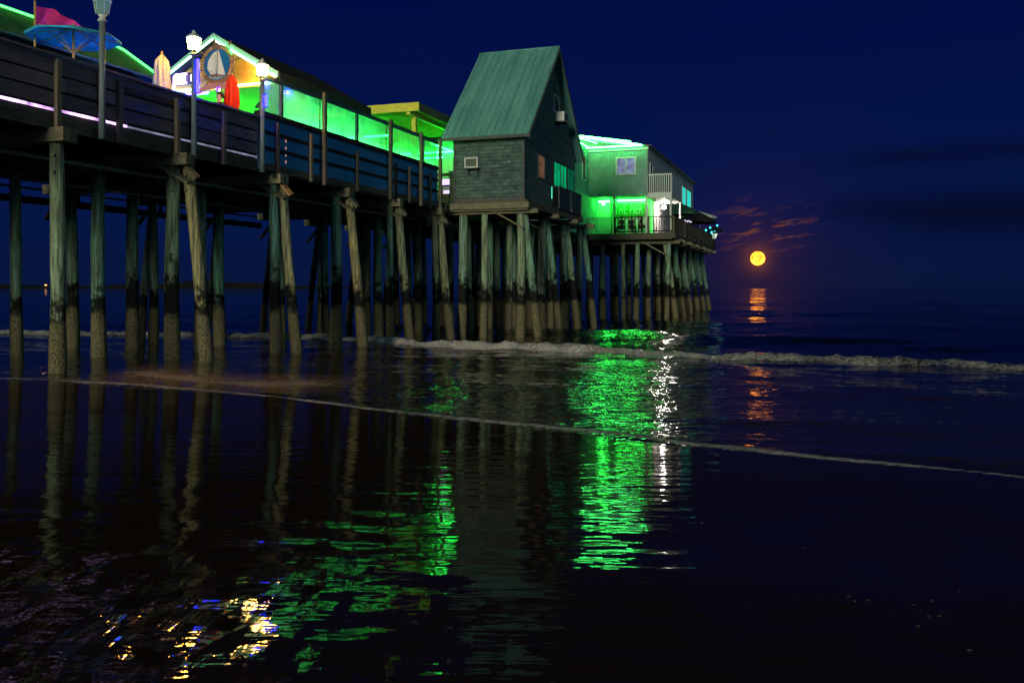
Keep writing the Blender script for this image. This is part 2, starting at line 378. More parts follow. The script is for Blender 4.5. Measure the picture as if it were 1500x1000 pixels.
BENTS = [-7.4, -3.7, 0.0, 3.62, 7.65, 11.5, 15.1, 18.9, 22.6, 26.4, 30.2, 34.0, 37.8, 41.6]
LM = {-7.4: 'well landward of the unlit lamp', -3.7: 'landward of the unlit lamp', 0.0: 'below the unlit lamp post', 3.62: 'below the first glowing street lamp', 7.65: 'below the second glowing street lamp', 11.5: 'below the middle of the glass screen',
      15.1: 'below the seaward end of the glass screen', 18.9: 'at the landward wall of the shingled house', 22.6: 'behind the landward half of the house', 26.4: 'behind the seaward half of the house',
      30.2: 'just past the shingled house', 34.0: 'midway between house and restaurant', 37.8: 'a little before the restaurant', 41.6: 'right before the restaurant platform'}
ROWS = [(0.05, 'beach-facing row'), (2.5, 'second row in'), (4.95, 'third row in'), (7.5, 'back row')]
G1 = 'timber piles under the long pier deck'
for b in BENTS:
    for t, rn in ROWS:
        if b < -1 and t < 3: continue
        lean = random.uniform(-.25, .25)
        pile(b+random.uniform(-.12, .12), t+random.uniform(-.15, .15), 4.72, lean*0.4, lean*0.6-0.05, 0.185, f'upright {rn} pile, {LM[b]}', G1)
    if b >= 3 and b < 20:
        pile(b+0.28, -0.10, 4.75, 0.20, -0.50, 0.175, f'tan raking pile leaning beachward, {LM[b]}', G1, tan=0.8)
    if b >= 0:
        pile(b+0.15, 7.7, 4.72, 0.2, 0.8, 0.16, f'raking pile leaning seaward off the back row, {LM[b]}', G1)
    if b > 20:
        pile(b+1.9, 3.6, 4.72, 0.1, -0.3, 0.16, f'extra stout pile in the middle rows, {LM[b]}', G1)
# house platform
G2 = 'timber piles under the shingled house'
HS = {20.4: 'at the landward house wall', 23.5: 'under the pink curtained window', 26.7: 'under the house balcony', 29.9: 'past the seaward end of the house'}
for s, lm in HS.items():
    for t, rn in ((-3.15, 'outermost'), (-1.6, 'second outermost'), (-0.62, 'innermost')):
        if s > 29 and t > -1: continue
        pile(s+random.uniform(-.08, .08), t, 4.86, random.uniform(-.1, .1), random.uniform(-.1, .1), 0.19, f'{rn} upright pile, {lm}', G2)
    pile(s+0.24, -3.25, 4.86, 0.45, -0.55, 0.2, f'raking pile splayed outward beside the outermost one, {lm}', G2)
# far platform
G3 = 'timber piles under the restaurant platform'
FB = [45.6, 49.5, 53.4, 57.3, 61.2, 65.1]
FBN = ['beach end', 'second from the beach end', 'third from the beach end', 'third from the sea end', 'second from the sea end', 'sea end']
FT = [(-5.0, 'outermost'), (-3.1, 'second'), (-2.2, 'third'), (-0.6, 'fourth'), (1.2, 'fifth'), (3.0, 'sixth'), (5.2, 'seventh'), (7.4, 'innermost')]
for s, bn in zip(FB, FBN):
    for t, rn in FT:
        pile(s+random.uniform(-.3, .3), t+random.uniform(-.2, .2), 4.74, random.uniform(-.2, .2), random.uniform(-.2, .2), 0.2, f'{rn} restaurant pile of the cross line at the {bn}' if 'end' == bn[-3:] and 'from' not in bn else f'{rn} restaurant pile of the cross line {bn}', G3)
    pile(s+0.3, -4.9, 4.74, 0.5, -0.75, 0.18, f'raking restaurant pile splayed outward on the cross line {bn}', G3)

# ------------------------------------------------------------------ pier deck
deck = Thing('pier_deck', 'long dark timber pier deck on round piles running out to sea', 'pier deck', (0, 0, 0))
S0, S1 = -16.0, 44.6
m = MB()
s = S0
while s < 20: m.box(s, s+0.19, 0.0, 8.0, DECK-0.05, DECK+random.uniform(0, .006)); s += 0.2
m.box(20.0, S1, 0.0, 8.0, DECK-0.05, DECK)
deck.part('deck_planks', m, M_BEAM)
m = MB()
for k in range(9): m.box(S0, S1, 0.45+k*0.88, 0.55+k*0.88, 4.985, DECK-0.052)
m.box(S0, S1, 7.9, 8.0, 4.985, DECK-0.052)
deck.part('stringers', m, M_DARK)
m = MB()
s = S0
while s < 19.0:
    e = min(s+4.1, 19.2); m.box(s, e-0.012, -0.09+random.uniform(0, .012), 0.0-0.001, 4.96+random.uniform(-.02, .02), DECK+0.002); s += 4.1
deck.part('rim_joist', m, M_BEAM)
for b in BENTS:
    m = MB(); e = random.uniform(-.05, .05)
    m.box(b-0.21, b-0.03, -0.42+e, 8.3, 4.70, 4.98); m.box(b+0.05, b+0.23, -0.36, 8.25, 4.70, 4.98)
    m.box(b-0.028, b+0.048, -0.2, 8.2, 4.72, 4.96)
    deck.part('pile_cap', m, M_CAP)
    if 3 < b < 20 or b == 0.0:
        if b > 0:
            m = MB(); m.bar((b-0.24, 0.75, 4.93), (b-0.05, -0.42, 4.28), 0.07, 0.17, up=(1, 0, 0.2))
            deck.part('knee_brace', m, M_CAP)
            m = MB(); m.bar((b+0.04, -0.28, 4.70), (b+0.15, -0.50, 4.40), 0.07, 0.19, up=(1, 0, 0.2))
            for q in ((b+0.02, -0.36, 4.63), (b+0.08, -0.47, 4.46)): m.tube([(q[0]-0.06, q[1]-0.02, q[2]), (q[0]-0.10, q[1]-0.05, q[2])], 0.022, 8)
            deck.part('brace_end', m, M_FRESH if b in (7.65,) else M_CAP)
    m = MB()
    if b >= 3:
        m.bar((b-0.26, 7.4, 4.62), (b-0.20, 8.15, 3.9), 0.07, 0.16, up=(1, 0, 0)); deck.part('back_brace', m, M_CAP)
m = MB()
m.box(S0, 19, 8.28, 8.42, 4.36, 4.58); m.box(S0, 19, 8.28, 8.36, 4.80, 4.86)
for b in BENTS[:8]: m.box(b+1.2, b+1.3, 8.29, 8.37, 4.58, 4.80)
deck.part('outer_waler', m, M_DARK)
m = MB(); m.tube([(S0, 1.3, 4.62), (2, 1.35, 4.60), (20, 1.3, 4.64)], 0.05, 8); m.tube([(3, 3.9, 4.45), (15, 3.9, 4.5)], 0.035, 8)
deck.part('service_pipe', m, M_PIPE)

# ------------------------------------------------------------------ railing
rail = Thing('deck_railing', 'dark boarded railing with a violet light strip under it along the pier edge', 'railing', (0, -0.1, DECK))
SA0, SA1 = -16.0, 6.72
zb = [(5.42, 5.70), (5.745, 6.03), (6.075, 6.38)]
for k, (a, b) in enumerate(zb):
    m = MB(); s = SA0+k*0.7
    while s < SA1:
        e = min(s+3.1, SA1); m.box(s, e-0.015, -0.15+random.uniform(0, .015), -0.12, a+random.uniform(-.008, .008), b+random.uniform(-.008, .008)); s = e
    rail.part('rail_board', m, M_BOARD)
m = MB(); m.box(1.75, 3.45, -0.175, -0.155, 6.10, 6.22); rail.part('patch_board', m, M_RUST, label='rusty orange patch board')
m = MB(); m.box(SA0, SA1, -0.115, -0.10, 5.386, 6.38); rail.part('backing_board', m, M_DARK)
m = MB(); s = SA0
while s < SA1:
    e = min(s+2.6, SA1); dz = random.uniform(-.01, .015)
    m.box(s, e-0.01, -0.24+random.uniform(-.02, .02), 0.03, 6.40+dz, 6.455+dz); s = e
rail.part('top_rail', m, M_BOARD)
m = MB(); m.box(SA0, 1.9, -0.10, -0.06, 5.335, 5.385); rail.part('light_strip', m, E_TOE)
m = MB(); m.box(SA0, SA1, -0.056, -0.048, DECK+0.003, 5.46); rail.part('light_stop_board', m, M_DARK)  # dark board added to block green light leaking from inside
m = MB(); m.box(1.9, SA1, -0.10, -0.06, 5.335, 5.375); rail.part('pale_light_strip', m, E_TOE2)
for s, z0, z1 in ((-2.6, 4.95, 6.3), (-0.12, 4.98, 6.36), (1.55, 4.93, 6.28), (3.40, 4.93, 6.27), (5.15, 4.93, 6.3)):
    m = MB(); m.box(s-0.055, s+0.055, -0.26, -0.165, z0, z1); rail.part('rail_post', m, M_POST)

scr = Thing('glass_screen', 'blue boarded screen wall with foggy lit glass panels above it', 'glass screen', (6.72, -0.1, DECK))
SB0, SB1 = 6.74, 18.85
m = MB(); m.box(SB0, SB1, -0.14, -0.11, 5.05, 6.52); scr.part('blue_wall', m, M_BLUE)
for a, b in ((5.02, 5.22), (5.60, 5.70), (6.04, 6.14)):
    m = MB(); m.box(SB0, SB1, -0.18, -0.143, a, b); scr.part('wall_batten', m, M_DARK if a > 5.1 else M_BEAM)
m = MB(); m.box(SB0, SB1, -0.22, 0.0, 6.50, 6.64); scr.part('sill_rail', m, M_DARK)
m = MB(); m.box(SB0, SB1, -0.18, -0.06, 7.56, 7.68); scr.part('head_rail', m, M_FRAME)
posts = [(6.95, 0.06, 7.56), (7.85, 0.10, 7.56), (12.25, 0.12, 7.56), (17.55, 0.03, 7.56)]
for s, w, z1 in posts:
    m = MB(); m.box(s-w/2, s+w/2, -0.17, -0.08, 6.64, z1); scr.part('mullion', m, M_FRAME)
edges = [6.80, 7.80, 9.95, 12.19, 14.42, 17.53, 18.80]
for a, b in zip(edges[:-1], edges[1:]):
    m = MB(); m.box(a+0.05, b-0.04, -0.125, -0.115, 6.642, 7.558); scr.part('glass_panel', m, M_GLASS)
m = MB(); m.tube([(8.0, -0.045, 6.665), (18.7, -0.045, 6.665)], 0.016, 8); scr.part('sill_light', m, emit('sill_led', (0.14, 1.0, 0.30), 14))
for s, z0, z1, w in ((9.98, 4.92, 7.78, 0.12), (14.45, 4.9, 7.74, 0.13), (17.0, 4.9, 7.72, 0.12), (18.83, 4.9, 7.75, 0.13), (9.30, 4.95, 6.4, 0.10), (7.55, 5.0, 6.42, 0.09), (12.15, 4.95, 6.3, 0.10), (16.1, 4.95, 6.28, 0.10), (15.0, 5.1, 6.28, 0.08), (17.95, 4.95, 6.25, 0.10)):
    m = MB(); m.box(s-w/2, s+w/2, -0.33 if z1 > 7 else -0.26, -0.225 if z1 > 7 else -0.185, z0, z1); scr.part('screen_post', m, M_POST)
m = MB()
for z in (5.35, 5.55, 5.75, 5.95): m.box(8.05, 8.09, -0.15, -0.143, z, z+0.08)
scr.part('light_gap', m, emit('gap_lit', (1, .5, .3), 0.6))

# counter with LEDs behind the glass screen
cnt = Thing('bar_counter', 'white bar counter with mint light tubes behind the foggy glass', 'counter', (8, 0.5, DECK))
m = MB(); m.box(8.0, 13.9, 0.30, 0.85, DECK+0.002, 6.55); cnt.part('counter_body', m, M_WHITE)
m = MB(); m.box(7.95, 13.95, 0.25, 0.9, 6.551, 6.60); cnt.part('counter_top', m, M_WHITE)
m = MB(); m.tube([(8.3, 0.35, 6.66), (13.8, 0.35, 6.66)], 0.03, 8); cnt.part('light_tube', m, E_GLOW)
for k, s in enumerate((9.3, 10.7, 12.9)):
    T = Thing('pendant_shade', ('dark pendant shade above the landward end of the bar counter', 'dark pendant shade above the middle of the bar counter', 'dark pendant shade above the seaward end of the bar counter')[k], 'lamp shade', (s, 1.6, 7.6), 'pendant shades over the bar counter')
    m = MB(); m.lathe((s, 1.6, 7.30), [(0.17, 0), (0.10, 0.10), (0.03, 0.18)], 14); T.part('shade', m, M_DKMET)
    m = MB(); m.tube([(s, 1.6, 7.48), (s, 1.6, 8.02)], 0.008, 6); T.part('cord', m, M_DKMET)
cn2 = Thing('bar_counter', 'green lit bar counter under the flat canopy', 'counter', (14.6, 0.5, DECK))
m = MB(); m.box(14.6, 18.5, 0.35, 0.85, DECK+0.002, 6.50); cn2.part('counter_body', m, M_WHITE)
m = MB(); m.box(14.55, 18.6, 0.30, 0.9, 6.501, 6.55); cn2.part('counter_top', m, M_WHITE)
m = MB(); m.tube([(14.8, 0.38, 6.61), (18.4, 0.38, 6.61)], 0.025, 8); cn2.part('light_tube', m, E_GLOWG)

# ------------------------------------------------------------------ lamp posts
def street_lamp(s, lit, label):
    T = Thing('street_lamp', label, 'street lamp', (s, -0.26, 4.9), 'old style lamp posts on the pier edge')
    c = (s, -0.26, 0)
    m = MB(); m.tube([(s, -0.26, 4.92), (s, -0.26, 6.2), (s, -0.26, 7.42)], [0.075, 0.068, 0.058], 14); T.part('pole', m, M_POLE)
    m = MB(); m.lathe((s, -0.26, 7.42), [(0.058, 0), (0.10, 0.02), (0.07, 0.06), (0.05, 0.10), (0.09, 0.14)], 12); T.part('collar', m, M_METAL if not lit else M_POLE)
    m = MB()
    m.lathe((s, -0.26, 7.56), [(0.065, 0), (0.125, 0.03), (0.165, 0.27), (0.15, 0.30)], 6, smooth=False)
    gl = T.part('lantern_glass', m, E_LAMP if lit else M_GLASS)
    m = MB()
    for k in range(6):
        a = math.pi/3*k; m.tube([(s+0.130*math.cos(a), -0.26+0.130*math.sin(a), 7.585), (s+0.172*math.cos(a), -0.26+0.172*math.sin(a), 7.84)], 0.007, 5)
    T.part('lantern_frame', m, M_DKMET if lit else M_METAL)
    m = MB(); m.lathe((s, -0.26, 7.862), [(0.20, 0.0), (0.17, 0.03), (0.09, 0.09), (0.04, 0.12), (0.05, 0.15), (0.012, 0.19)], 12); T.part('lantern_cap', m, M_METAL if not lit else E_LAMP if False else M_METAL)
street_lamp(1.0, False, 'unlit lantern on a pole beside the open blue umbrella')
street_lamp(3.94, True, 'glowing lantern on a pole between the white and red furled umbrellas')
street_lamp(6.76, True, 'glowing lantern on a pole at the corner of the glass screen')
street_lamp(-4.8, True, 'glowing lantern on a pole landward of the open blue umbrella')
for s, t, cl, lab in ((0.10, 1.15, (0.01, 0.55, 1.0), 'added cyan-blue uplight hidden behind the railing by the unlit lamp'), (2.6, 1.4, (0.05, 0.2, 1.0), 'added blue uplight hidden behind the railing beyond the blue umbrella'), (3.55, 0.25, (0.0, 0.02, 1.0), 'added deep blue uplight hidden behind the railing by the first glowing lamp')):
    T = Thing('added_uplight', lab, 'light', (s, t, 6.0), 'added blue uplights hidden behind the pier railing')  # hidden uplights added to light poles and umbrella blue
    m = MB(); m.box(s-0.10, s+0.10, t-0.07, t+0.07, DECK+0.002, 6.16); T.part('housing', m, M_DKMET)
    m = MB(); m.box(s-0.085, s+0.085, t-0.055, t+0.055, 6.162, 6.19); T.part('lens', m, emit('uplight_%.2f' % s, cl, 190))

# ------------------------------------------------------------------ umbrellas
def open_umbrella(s, t, z, h, rad, mat, label, group=None, drop=0.5, n=8, name='patio_umbrella', stick=M_STICK, val=0.13):
    T = Thing(name, label, 'umbrella', (s, t, z), group)
    m = MB(); m.tube([(s, t, z+0.05), (s, t, z+h-0.05)], 0.028, 10); T.part('pole', m, stick)
    m = MB(); m.lathe((s, t, z), [(0.22, 0.0), (0.22, 0.06), (0.05, 0.10)], 14); T.part('base', m, M_DKMET)
    m = MB(); apex = Vector((s, t, z+h)); vs = [apex]; N2 = n*4
    for j, u in enumerate((0.25, 0.5, 0.75, 1.0)):
        for k in range(N2):
            a = 2*math.pi*k/N2; sag = 0.06*abs(math.sin(a*n/2))*u
            vs.append(apex+Vector((math.cos(a)*rad*u*(1-sag), math.sin(a)*rad*u*(1-sag), -drop*u**1.15-sag*0.5*rad*0.3)))
    for k in range(N2):
        a = 2*math.pi*k/N2; q = vs[1+3*N2+k]; vs.append(q+Vector((0, 0, -val-0.02*math.sin(5*a))))
    fs = [(0, 1+k, 1+(k+1) % N2) for k in range(N2)]
    for j in range(4):
        for k in range(N2): fs.append((1+j*N2+k, 1+j*N2+(k+1) % N2, 1+(j+1)*N2+(k+1) % N2, 1+(j+1)*N2+k))
    m.add(vs, fs, 0, True); can = T.part('canopy', m, mat)
    sol = can.modifiers.new('thick', 'SOLIDIFY'); sol.thickness = 0.01
    for k in range(n):
        a = 2*math.pi*k/n; d = Vector((math.cos(a), math.sin(a), 0))
        m = MB(); m.bar(apex+Vector((0, 0, -0.06)), apex+d*rad*0.97+Vector((0, 0, -drop-0.03)), 0.02, 0.02)
        rb = T.part('rib', m, stick)
        m = MB(); m.bar(apex+Vector((0, 0, -0.62)), apex+d*rad*0.5+Vector((0, 0, -drop*0.5-0.04)), 0.016, 0.016)
        T.part('strut', m, stick, parent=rb)
    m = MB(); m.lathe((s, t, z+h-0.01), [(0.03, 0), (0.035, 0.04), (0.01, 0.08)], 8); T.part('finial', m, stick)
    return T
def furled_umbrella(s, t, z, h, mat, label, low, text=None):
    T = Thing('furled_umbrella', label, 'umbrella', (s, t, z))
    m = MB(); m.tube([(s, t, z+0.05), (s, t, z+h)], 0.028, 10); T.part('pole', m, M_STICK)
    m = MB(); m.lathe((s, t, z), [(0.22, 0.0), (0.22, 0.06), (0.05, 0.10)], 14); T.part('base', m, M_DKMET)
    m = MB(); H = h-0.08
    pr = [(0.19, low), (0.20, low+0.1), (0.16, low+(H-low)*0.25), (0.20, low+(H-low)*0.45), (0.17, low+(H-low)*0.7), (0.13, low+(H-low)*0.88), (0.05, H)] if text else \
         [(0.10, low), (0.13, low+0.08), (0.09, low+0.16), (0.15, low+(H-low)*0.35), (0.19, low+(H-low)*0.55), (0.17, low+(H-low)*0.75), (0.15, low+(H-low)*0.9), (0.04, H)]
    m.lathe((s, t, z), pr, 72, fold=0.20, nf=9, ph=0.4); T.part('canopy', m, mat)
    m = MB(); m.lathe((s, t, z+h-0.09), [(0.03, 0), (0.04, 0.05), (0.01, 0.12)], 8); T.part('finial', m, M_STICK)
    if text:
        m = MB(); ang = R(-102)
        def pl(co):
            a = ang + co.x/0.23
            return Vector((s+(0.235+co.z)*math.cos(a), t+(0.235+co.z)*math.sin(a), z+low+0.22+co.y+0.10*co.x))
        text_mb(m, text, 0.22, pl, 0.004); T.part('lettering', m, M_GOLD)
    return T
open_umbrella(1.67, 1.2, DECK, 2.35, 1.0, M_BCANVAS, 'open blue umbrella with varnished ribs and a pink banner behind it', drop=0.24, val=0.05)
furled_umbrella(4.29, 1.0, DECK, 2.42, M_CREAM, 'furled cream umbrella left of the first glowing lantern'.replace('left of', 'landward of'), 0.85)
furled_umbrella(7.07, 0.96, DECK, 2.52, M_RED, 'furled red umbrella printed with pale lettering beside the wheel sign', 1.05, 'Coors')
# pink banner
T = Thing('pink_banner', 'rippled pink banner hanging behind the blue umbrella', 'banner', (1.2, 2.0, DECK))
m = MB(); vs = []; fs = []; nx, nz = 26, 12
for j in range(nz):
    for i in range(nx):
        u = i/(nx-1); v = j/(nz-1)
        vs.append((1.35+1.55*u, 1.95+0.05*math.sin(u*16+v*3), 8.10+0.06*math.sin(u*5)-(0.50-0.22*u)*v-0.04*u+0.03*math.sin(u*11)*v))
for j in range(nz-1):
    for i in range(nx-1): a = j*nx+i; fs.append((a, a+1, a+1+nx, a+nx))
m.add(vs, fs, 0, True); ob = T.part('cloth', m, M_PINK); ob.modifiers.new('thick', 'SOLIDIFY').thickness = 0.008
m = MB(); m.tube([(1.32, 1.95, DECK), (1.32, 1.95, 8.2)], 0.025, 8); T.part('pole', m, M_STICK)
m = MB(); m.box(1.95, 2.95, 1.90, 1.92, 6.86, 7.10); T.part('lower_cloth', m, M_PINK)

# ------------------------------------------------------------------ people
def person(s, t, z, facing, label, shirt=M_SHIRT, seated=False, seat=0.75, height=1.72, hair_m=M_HAIR):
    T = Thing('person', label, 'person', (s, t, z)); k = height/1.72
    c, sn = math.cos(facing), math.sin(facing)
    def P(x, y, zz): return Vector((s+(c*x-sn*y)*k, t+(sn*x+c*y)*k, z+zz*k))-T.org
    hz = seat if seated else 0.93
    j = {}
    j['pel'] = (0, 0, hz); j['wa'] = (0.02, 0, hz+0.17); j['ch'] = (0.0, 0, hz+0.40); j['nk'] = (-0.01, 0, hz+0.53); j['hb'] = (0.0, 0, hz+0.62); j['hm'] = (0.015, 0, hz+0.70); j['ht'] = (0.0, 0, hz+0.76)
    for sd, q in ((1, 'l'), (-1, 'r')):
        j['sh'+q] = (0, sd*0.18, hz+0.47); j['el'+q] = (0.05, sd*0.24, hz+0.20); j['wr'+q] = (0.26, sd*0.20, hz+0.12+0.02*sd); j['ha'+q] = (0.34, sd*0.18, hz+0.13)
        if seated: j['hp'+q] = (0.03, sd*0.10, hz-0.02); j['kn'+q] = (0.44, sd*0.12, hz); j['an'+q] = (0.42, sd*0.12, hz-0.43); j['to'+q] = (0.56, sd*0.13, hz-0.47)
        else: j['hp'+q] = (0, sd*0.10, hz-0.05); j['kn'+q] = (0.03*sd, sd*0.11, 0.50); j['an'+q] = (-0.02+0.03*sd, sd*0.12, 0.09); j['to'+q] = (0.14+0.03*sd, sd*0.13, 0.035)
    rad = dict(pel=.14, wa=.12, ch=.145, nk=.055, hb=.075, hm=.092, ht=.065)
    for q in 'lr': rad.update({'sh'+q: .065, 'el'+q: .042, 'wr'+q: .028, 'ha'+q: .034, 'hp'+q: .095, 'kn'+q: .062, 'an'+q: .042, 'to'+q: .035})
    ed = [('pel', 'wa'), ('wa', 'ch'), ('ch', 'nk'), ('nk', 'hb'), ('hb', 'hm'), ('hm', 'ht')]
    for q in 'lr': ed += [('ch', 'sh'+q), ('sh'+q, 'el'+q), ('el'+q, 'wr'+q), ('wr'+q, 'ha'+q), ('pel', 'hp'+q), ('hp'+q, 'kn'+q), ('kn'+q, 'an'+q), ('an'+q, 'to'+q)]
    def skinned(name, edges, mat, grow):
        ks = []
        for a, b in edges:
            for x in (a, b):
                if x not in ks: ks.append(x)
        bm = bmesh.new(); ly = bm.verts.layers.skin.verify(); bv = {}
        for x in ks:
            v = bm.verts.new(P(*j[x])); v[ly].radius = ((rad[x]+grow)*k,)*2; v[ly].use_root = (x == ks[0]); bv[x] = v
        for a, b in edges: bm.edges.new((bv[a], bv[b]))
        me = bpy.data.meshes.new(name); bm.to_mesh(me); bm.free(); me.materials.append(mat)
        ob = bpy.data.objects.new(name, me); COL.objects.link(ob); ob.parent = T.o
        ob.modifiers.new('skin', 'SKIN').use_smooth_shade = True
        ss = ob.modifiers.new('sub', 'SUBSURF'); ss.levels = 2; ss.render_levels = 2
        return ob
    skinned('body', ed, M_SKIN, 0)
    tops = [('wa', 'ch')] + [('ch', 'sh'+q) for q in 'lr'] + [('sh'+q, 'el'+q) for q in 'lr'] + [('pel', 'wa')]
    skinned('shirt', tops, shirt, 0.014)
    skinned('trousers', [('pel', 'hp'+q) for q in 'lr'] + [('hp'+q, 'kn'+q) for q in 'lr'] + [('kn'+q, 'an'+q) for q in 'lr'], M_TROUSER, 0.012)
    m = MB(); hc = P(-0.02, 0, hz+0.715)+T.org
    vs = []; fs = []; nu, nv = 16, 10
    for b in range(nv):
        for a in range(nu):
            th = math.pi*b/(nv-1)*0.62; ph = 2*math.pi*a/nu
            rr = 0.112*k*(1+0.05*math.sin(7*ph+3*b))
            back = 0.02*(1 if math.cos(ph) < 0 else 0)
            x, y, zz = math.sin(th)*math.cos(ph)*rr*0.95-back, math.sin(th)*math.sin(ph)*rr*0.85, math.cos(th)*rr
            if math.cos(ph) > 0.3: zz = max(zz, 0.03)
            vs.append(hc+Vector((c*x-sn*y, sn*x+c*y, zz)))
    for b in range(nv-1):
        for a in range(nu): fs.append((b*nu+a, b*nu+(a+1) % nu, (b+1)*nu+(a+1) % nu, (b+1)*nu+a))
    m.add(vs, fs, 0, True); T.part('hair', m, hair_m)
    return T
person(6.06, 0.62, DECK, R(150), 'person with dark hair in a dark shirt beside the furled red umbrella')
person(5.1, 2.6, DECK, R(200), 'person in a pink shirt behind the first glowing lantern pole', shirt=M_PSHIRT)

# ------------------------------------------------------------------ building A: green roof with neon ridge, far landward
T = Thing('green_roof_shop', 'low shop with a dark green roof outlined in green neon behind the umbrellas', 'building', (-2, 4, DECK))
m = MB(); m.box(-12, 5.8, 2.9, 5.1, DECK+0.002, 7.42); T.part('wall', m, M_BLUE)
m = MB()
m.poly([(-12.4, 2.45, 7.44), (5.98, 2.45, 7.44), (5.98, 3.98, 8.48), (-12.4, 3.98, 8.48)], 0.06, (0, -0.56, 0.83))
m.poly([(-12.4, 3.98, 8.48), (5.98, 3.98, 8.48), (5.98, 5.5, 7.44), (-12.4, 5.5, 7.44)], 0.06, (0, 0.56, 0.83))
m.poly([(5.8, 2.9, 7.42), (5.8, 5.1, 7.42), (5.8, 3.98, 8.40)], 0.1, (-1, 0, 0))
T.part('roof', m, M_GROOF)
m = MB(); m.tube([(-12.4, 3.95, 8.56), (5.7, 3.95, 8.56)], 0.028, 8); T.part('ridge_neon', m, E_NEONG)
m = MB(); m.tube([(5.7, 3.95, 8.56), (5.95, 3.75, 8.44), (6.0, 2.47, 7.56)], 0.028, 8); T.part('rake_neon', m, E_NEONG)
m = MB(); m.tube([(2.2, 2.36, 7.20), (5.8, 2.36, 7.20)], 0.02, 8); T.part('added_blue_tube', m, E_BLUEW)  # hidden tube added to wash the roof slope blue

# ------------------------------------------------------------------ pavilion
PS0, PS1, PT0, PT1, PM = 8.9, 14.2, 0.66, 4.74, 2.70
EZ, RZ = 8.18, 9.38
T = Thing('bar_pavilion', 'open gabled bar pavilion with yellow gable, mint neon edges and green lit inside', 'pavilion', (8.9, 2.7, DECK))
m = MB()
m.poly([(PS0, PT0+0.1, EZ-0.02), (PS0, PT1-0.1, EZ-0.02), (PS0, PM, RZ-0.06)], 0.12, (1, 0, 0))
m.box(PS0, PS0+0.12, PT0+0.1, PT1-0.1, 7.86, EZ-0.021); T.part('gable_wall', m, M_YELLOW)
m = MB()
def slope(t0, z0, t1, z1, th, over=0.0):
    return [(PS0-0.35, t0, z0), (PS1, t0, z0), (PS1, t1, z1), (PS0-0.35, t1, z1)]
m.poly(slope(PT0-0.25, EZ-0.14, PM, RZ, .06), 0.10, (0, -0.5, 0.86)); m.poly(slope(PM, RZ, PT1+0.25, EZ-0.14, .06), 0.10, (0, 0.5, 0.86))
m.box(PS0-0.35, PS1, PT0-0.29, PT0-0.255, EZ-0.30, EZ-0.02); T.part('roof', m, M_DROOF)
m = MB()
m.poly([(PS0-0.40, PT0-0.25, EZ-0.20), (PS0-0.40, PM, RZ-0.05), (PS0-0.40, PM, RZ+0.12), (PS0-0.40, PT0-0.25, EZ-0.03)], 0.04, (1, 0, 0))
m.poly([(PS0-0.40, PT1+0.25, EZ-0.20), (PS0-0.40, PM, RZ-0.051), (PS0-0.40, PM, RZ+0.119), (PS0-0.40, PT1+0.25, EZ-0.03)], 0.04, (1, 0, 0))
T.part('bargeboard', m, surf('mint_board', (0.35, 0.62, 0.50), (0.28, 0.5, 0.42), 0.6))
m = MB(); m.tube([(PS0-0.44, PT0-0.2, EZ-0.19), (PS0-0.44, PM, RZ-0.08), (PS0-0.44, PT1+0.22, EZ-0.19)], 0.03, 8); T.part('gable_neon', m, E_NEON)
m = MB(); m.tube([(PS0-0.06, PT0+0.05, 7.93), (PS0-0.06, PT1, 7.93)], 0.03, 8); T.part('tie_neon', m, E_NEON)
m = MB(); m.box(PS0+0.0, PS1, PT0-0.04, PT0+0.09, 7.72, 7.86); m.box(PS0, PS1, PT1-0.1, PT1+0.0, 7.70, 7.86); m.box(PS1-0.12, PS1, PT0+0.1, PT1-0.11, 7.70, 7.86); T.part('eave_beam', m, M_FRAME)
for s, t in ((8.98, 0.72), (11.6, 0.72), (14.1, 0.72), (8.98, 4.66), (14.1, 4.66)):
    m = MB(); m.box(s-0.07, s+0.07, t-0.06, t+0.08, DECK+0.002, 7.70); T.part('column', m, M_FRAME if s < 9 else M_WHITE)
m = MB()
for k in range(8): m.box(PS0+0.2+k*0.68, PS0+0.26+k*0.68, PT0+0.1, PM-0.02, 0, 0)
m = MB(); m.box(PS0+0.13, PS1-0.13, PT0+0.1, PT1-0.11, 8.02, 8.06); T.part('ceiling', m, M_OCHRE)
m = MB(); m.box(PS0+0.8, PS1-0.02, PT1-0.101, PT1-0.03, DECK+0.002, 7.69); T.part('back_wall', m, M_WHITE)
m = MB(); m.box(PS1-0.1, PS1-0.03, PT0+1.2, PT1-0.12, DECK+0.002, 7.69); T.part('end_wall', m, M_WHITE)
m = MB(); m.tube([(9.4, 4.5, 7.4), (13.9, 4.5, 7.4)], 0.03, 8); m.tube([(9.4, 4.5, 6.3), (13.9, 4.5, 6.3)], 0.03, 8); T.part('wall_tube', m, E_BAR)
m = MB(); m.tube([(9.06, 0.66, 6.7), (9.06, 0.66, 7.68)], 0.02, 8); T.part('column_tube', m, E_NEON)

T = Thing('gable_fill_bulb', 'added warm fill bulb on the yellow gable, hidden behind the second glowing street lamp', 'lamp', (8.72, 1.15, 8.2))  # bulb added to brighten the gable, out of sight behind the lantern
m = MB(); m.lathe((8.66, 1.15, 8.14), [(0.01, 0), (0.05, 0.02), (0.06, 0.06), (0.04, 0.11), (0.01, 0.12)], 12); T.part('bulb', m, emit('gable_fill_lit', (1.0, 0.55, 0.14), 330))
m = MB(); m.tube([(8.66, 1.15, 8.27), (8.78, 1.15, 8.30), (8.899, 1.15, 8.22)], 0.012, 6); T.part('bracket', m, M_DKMET)
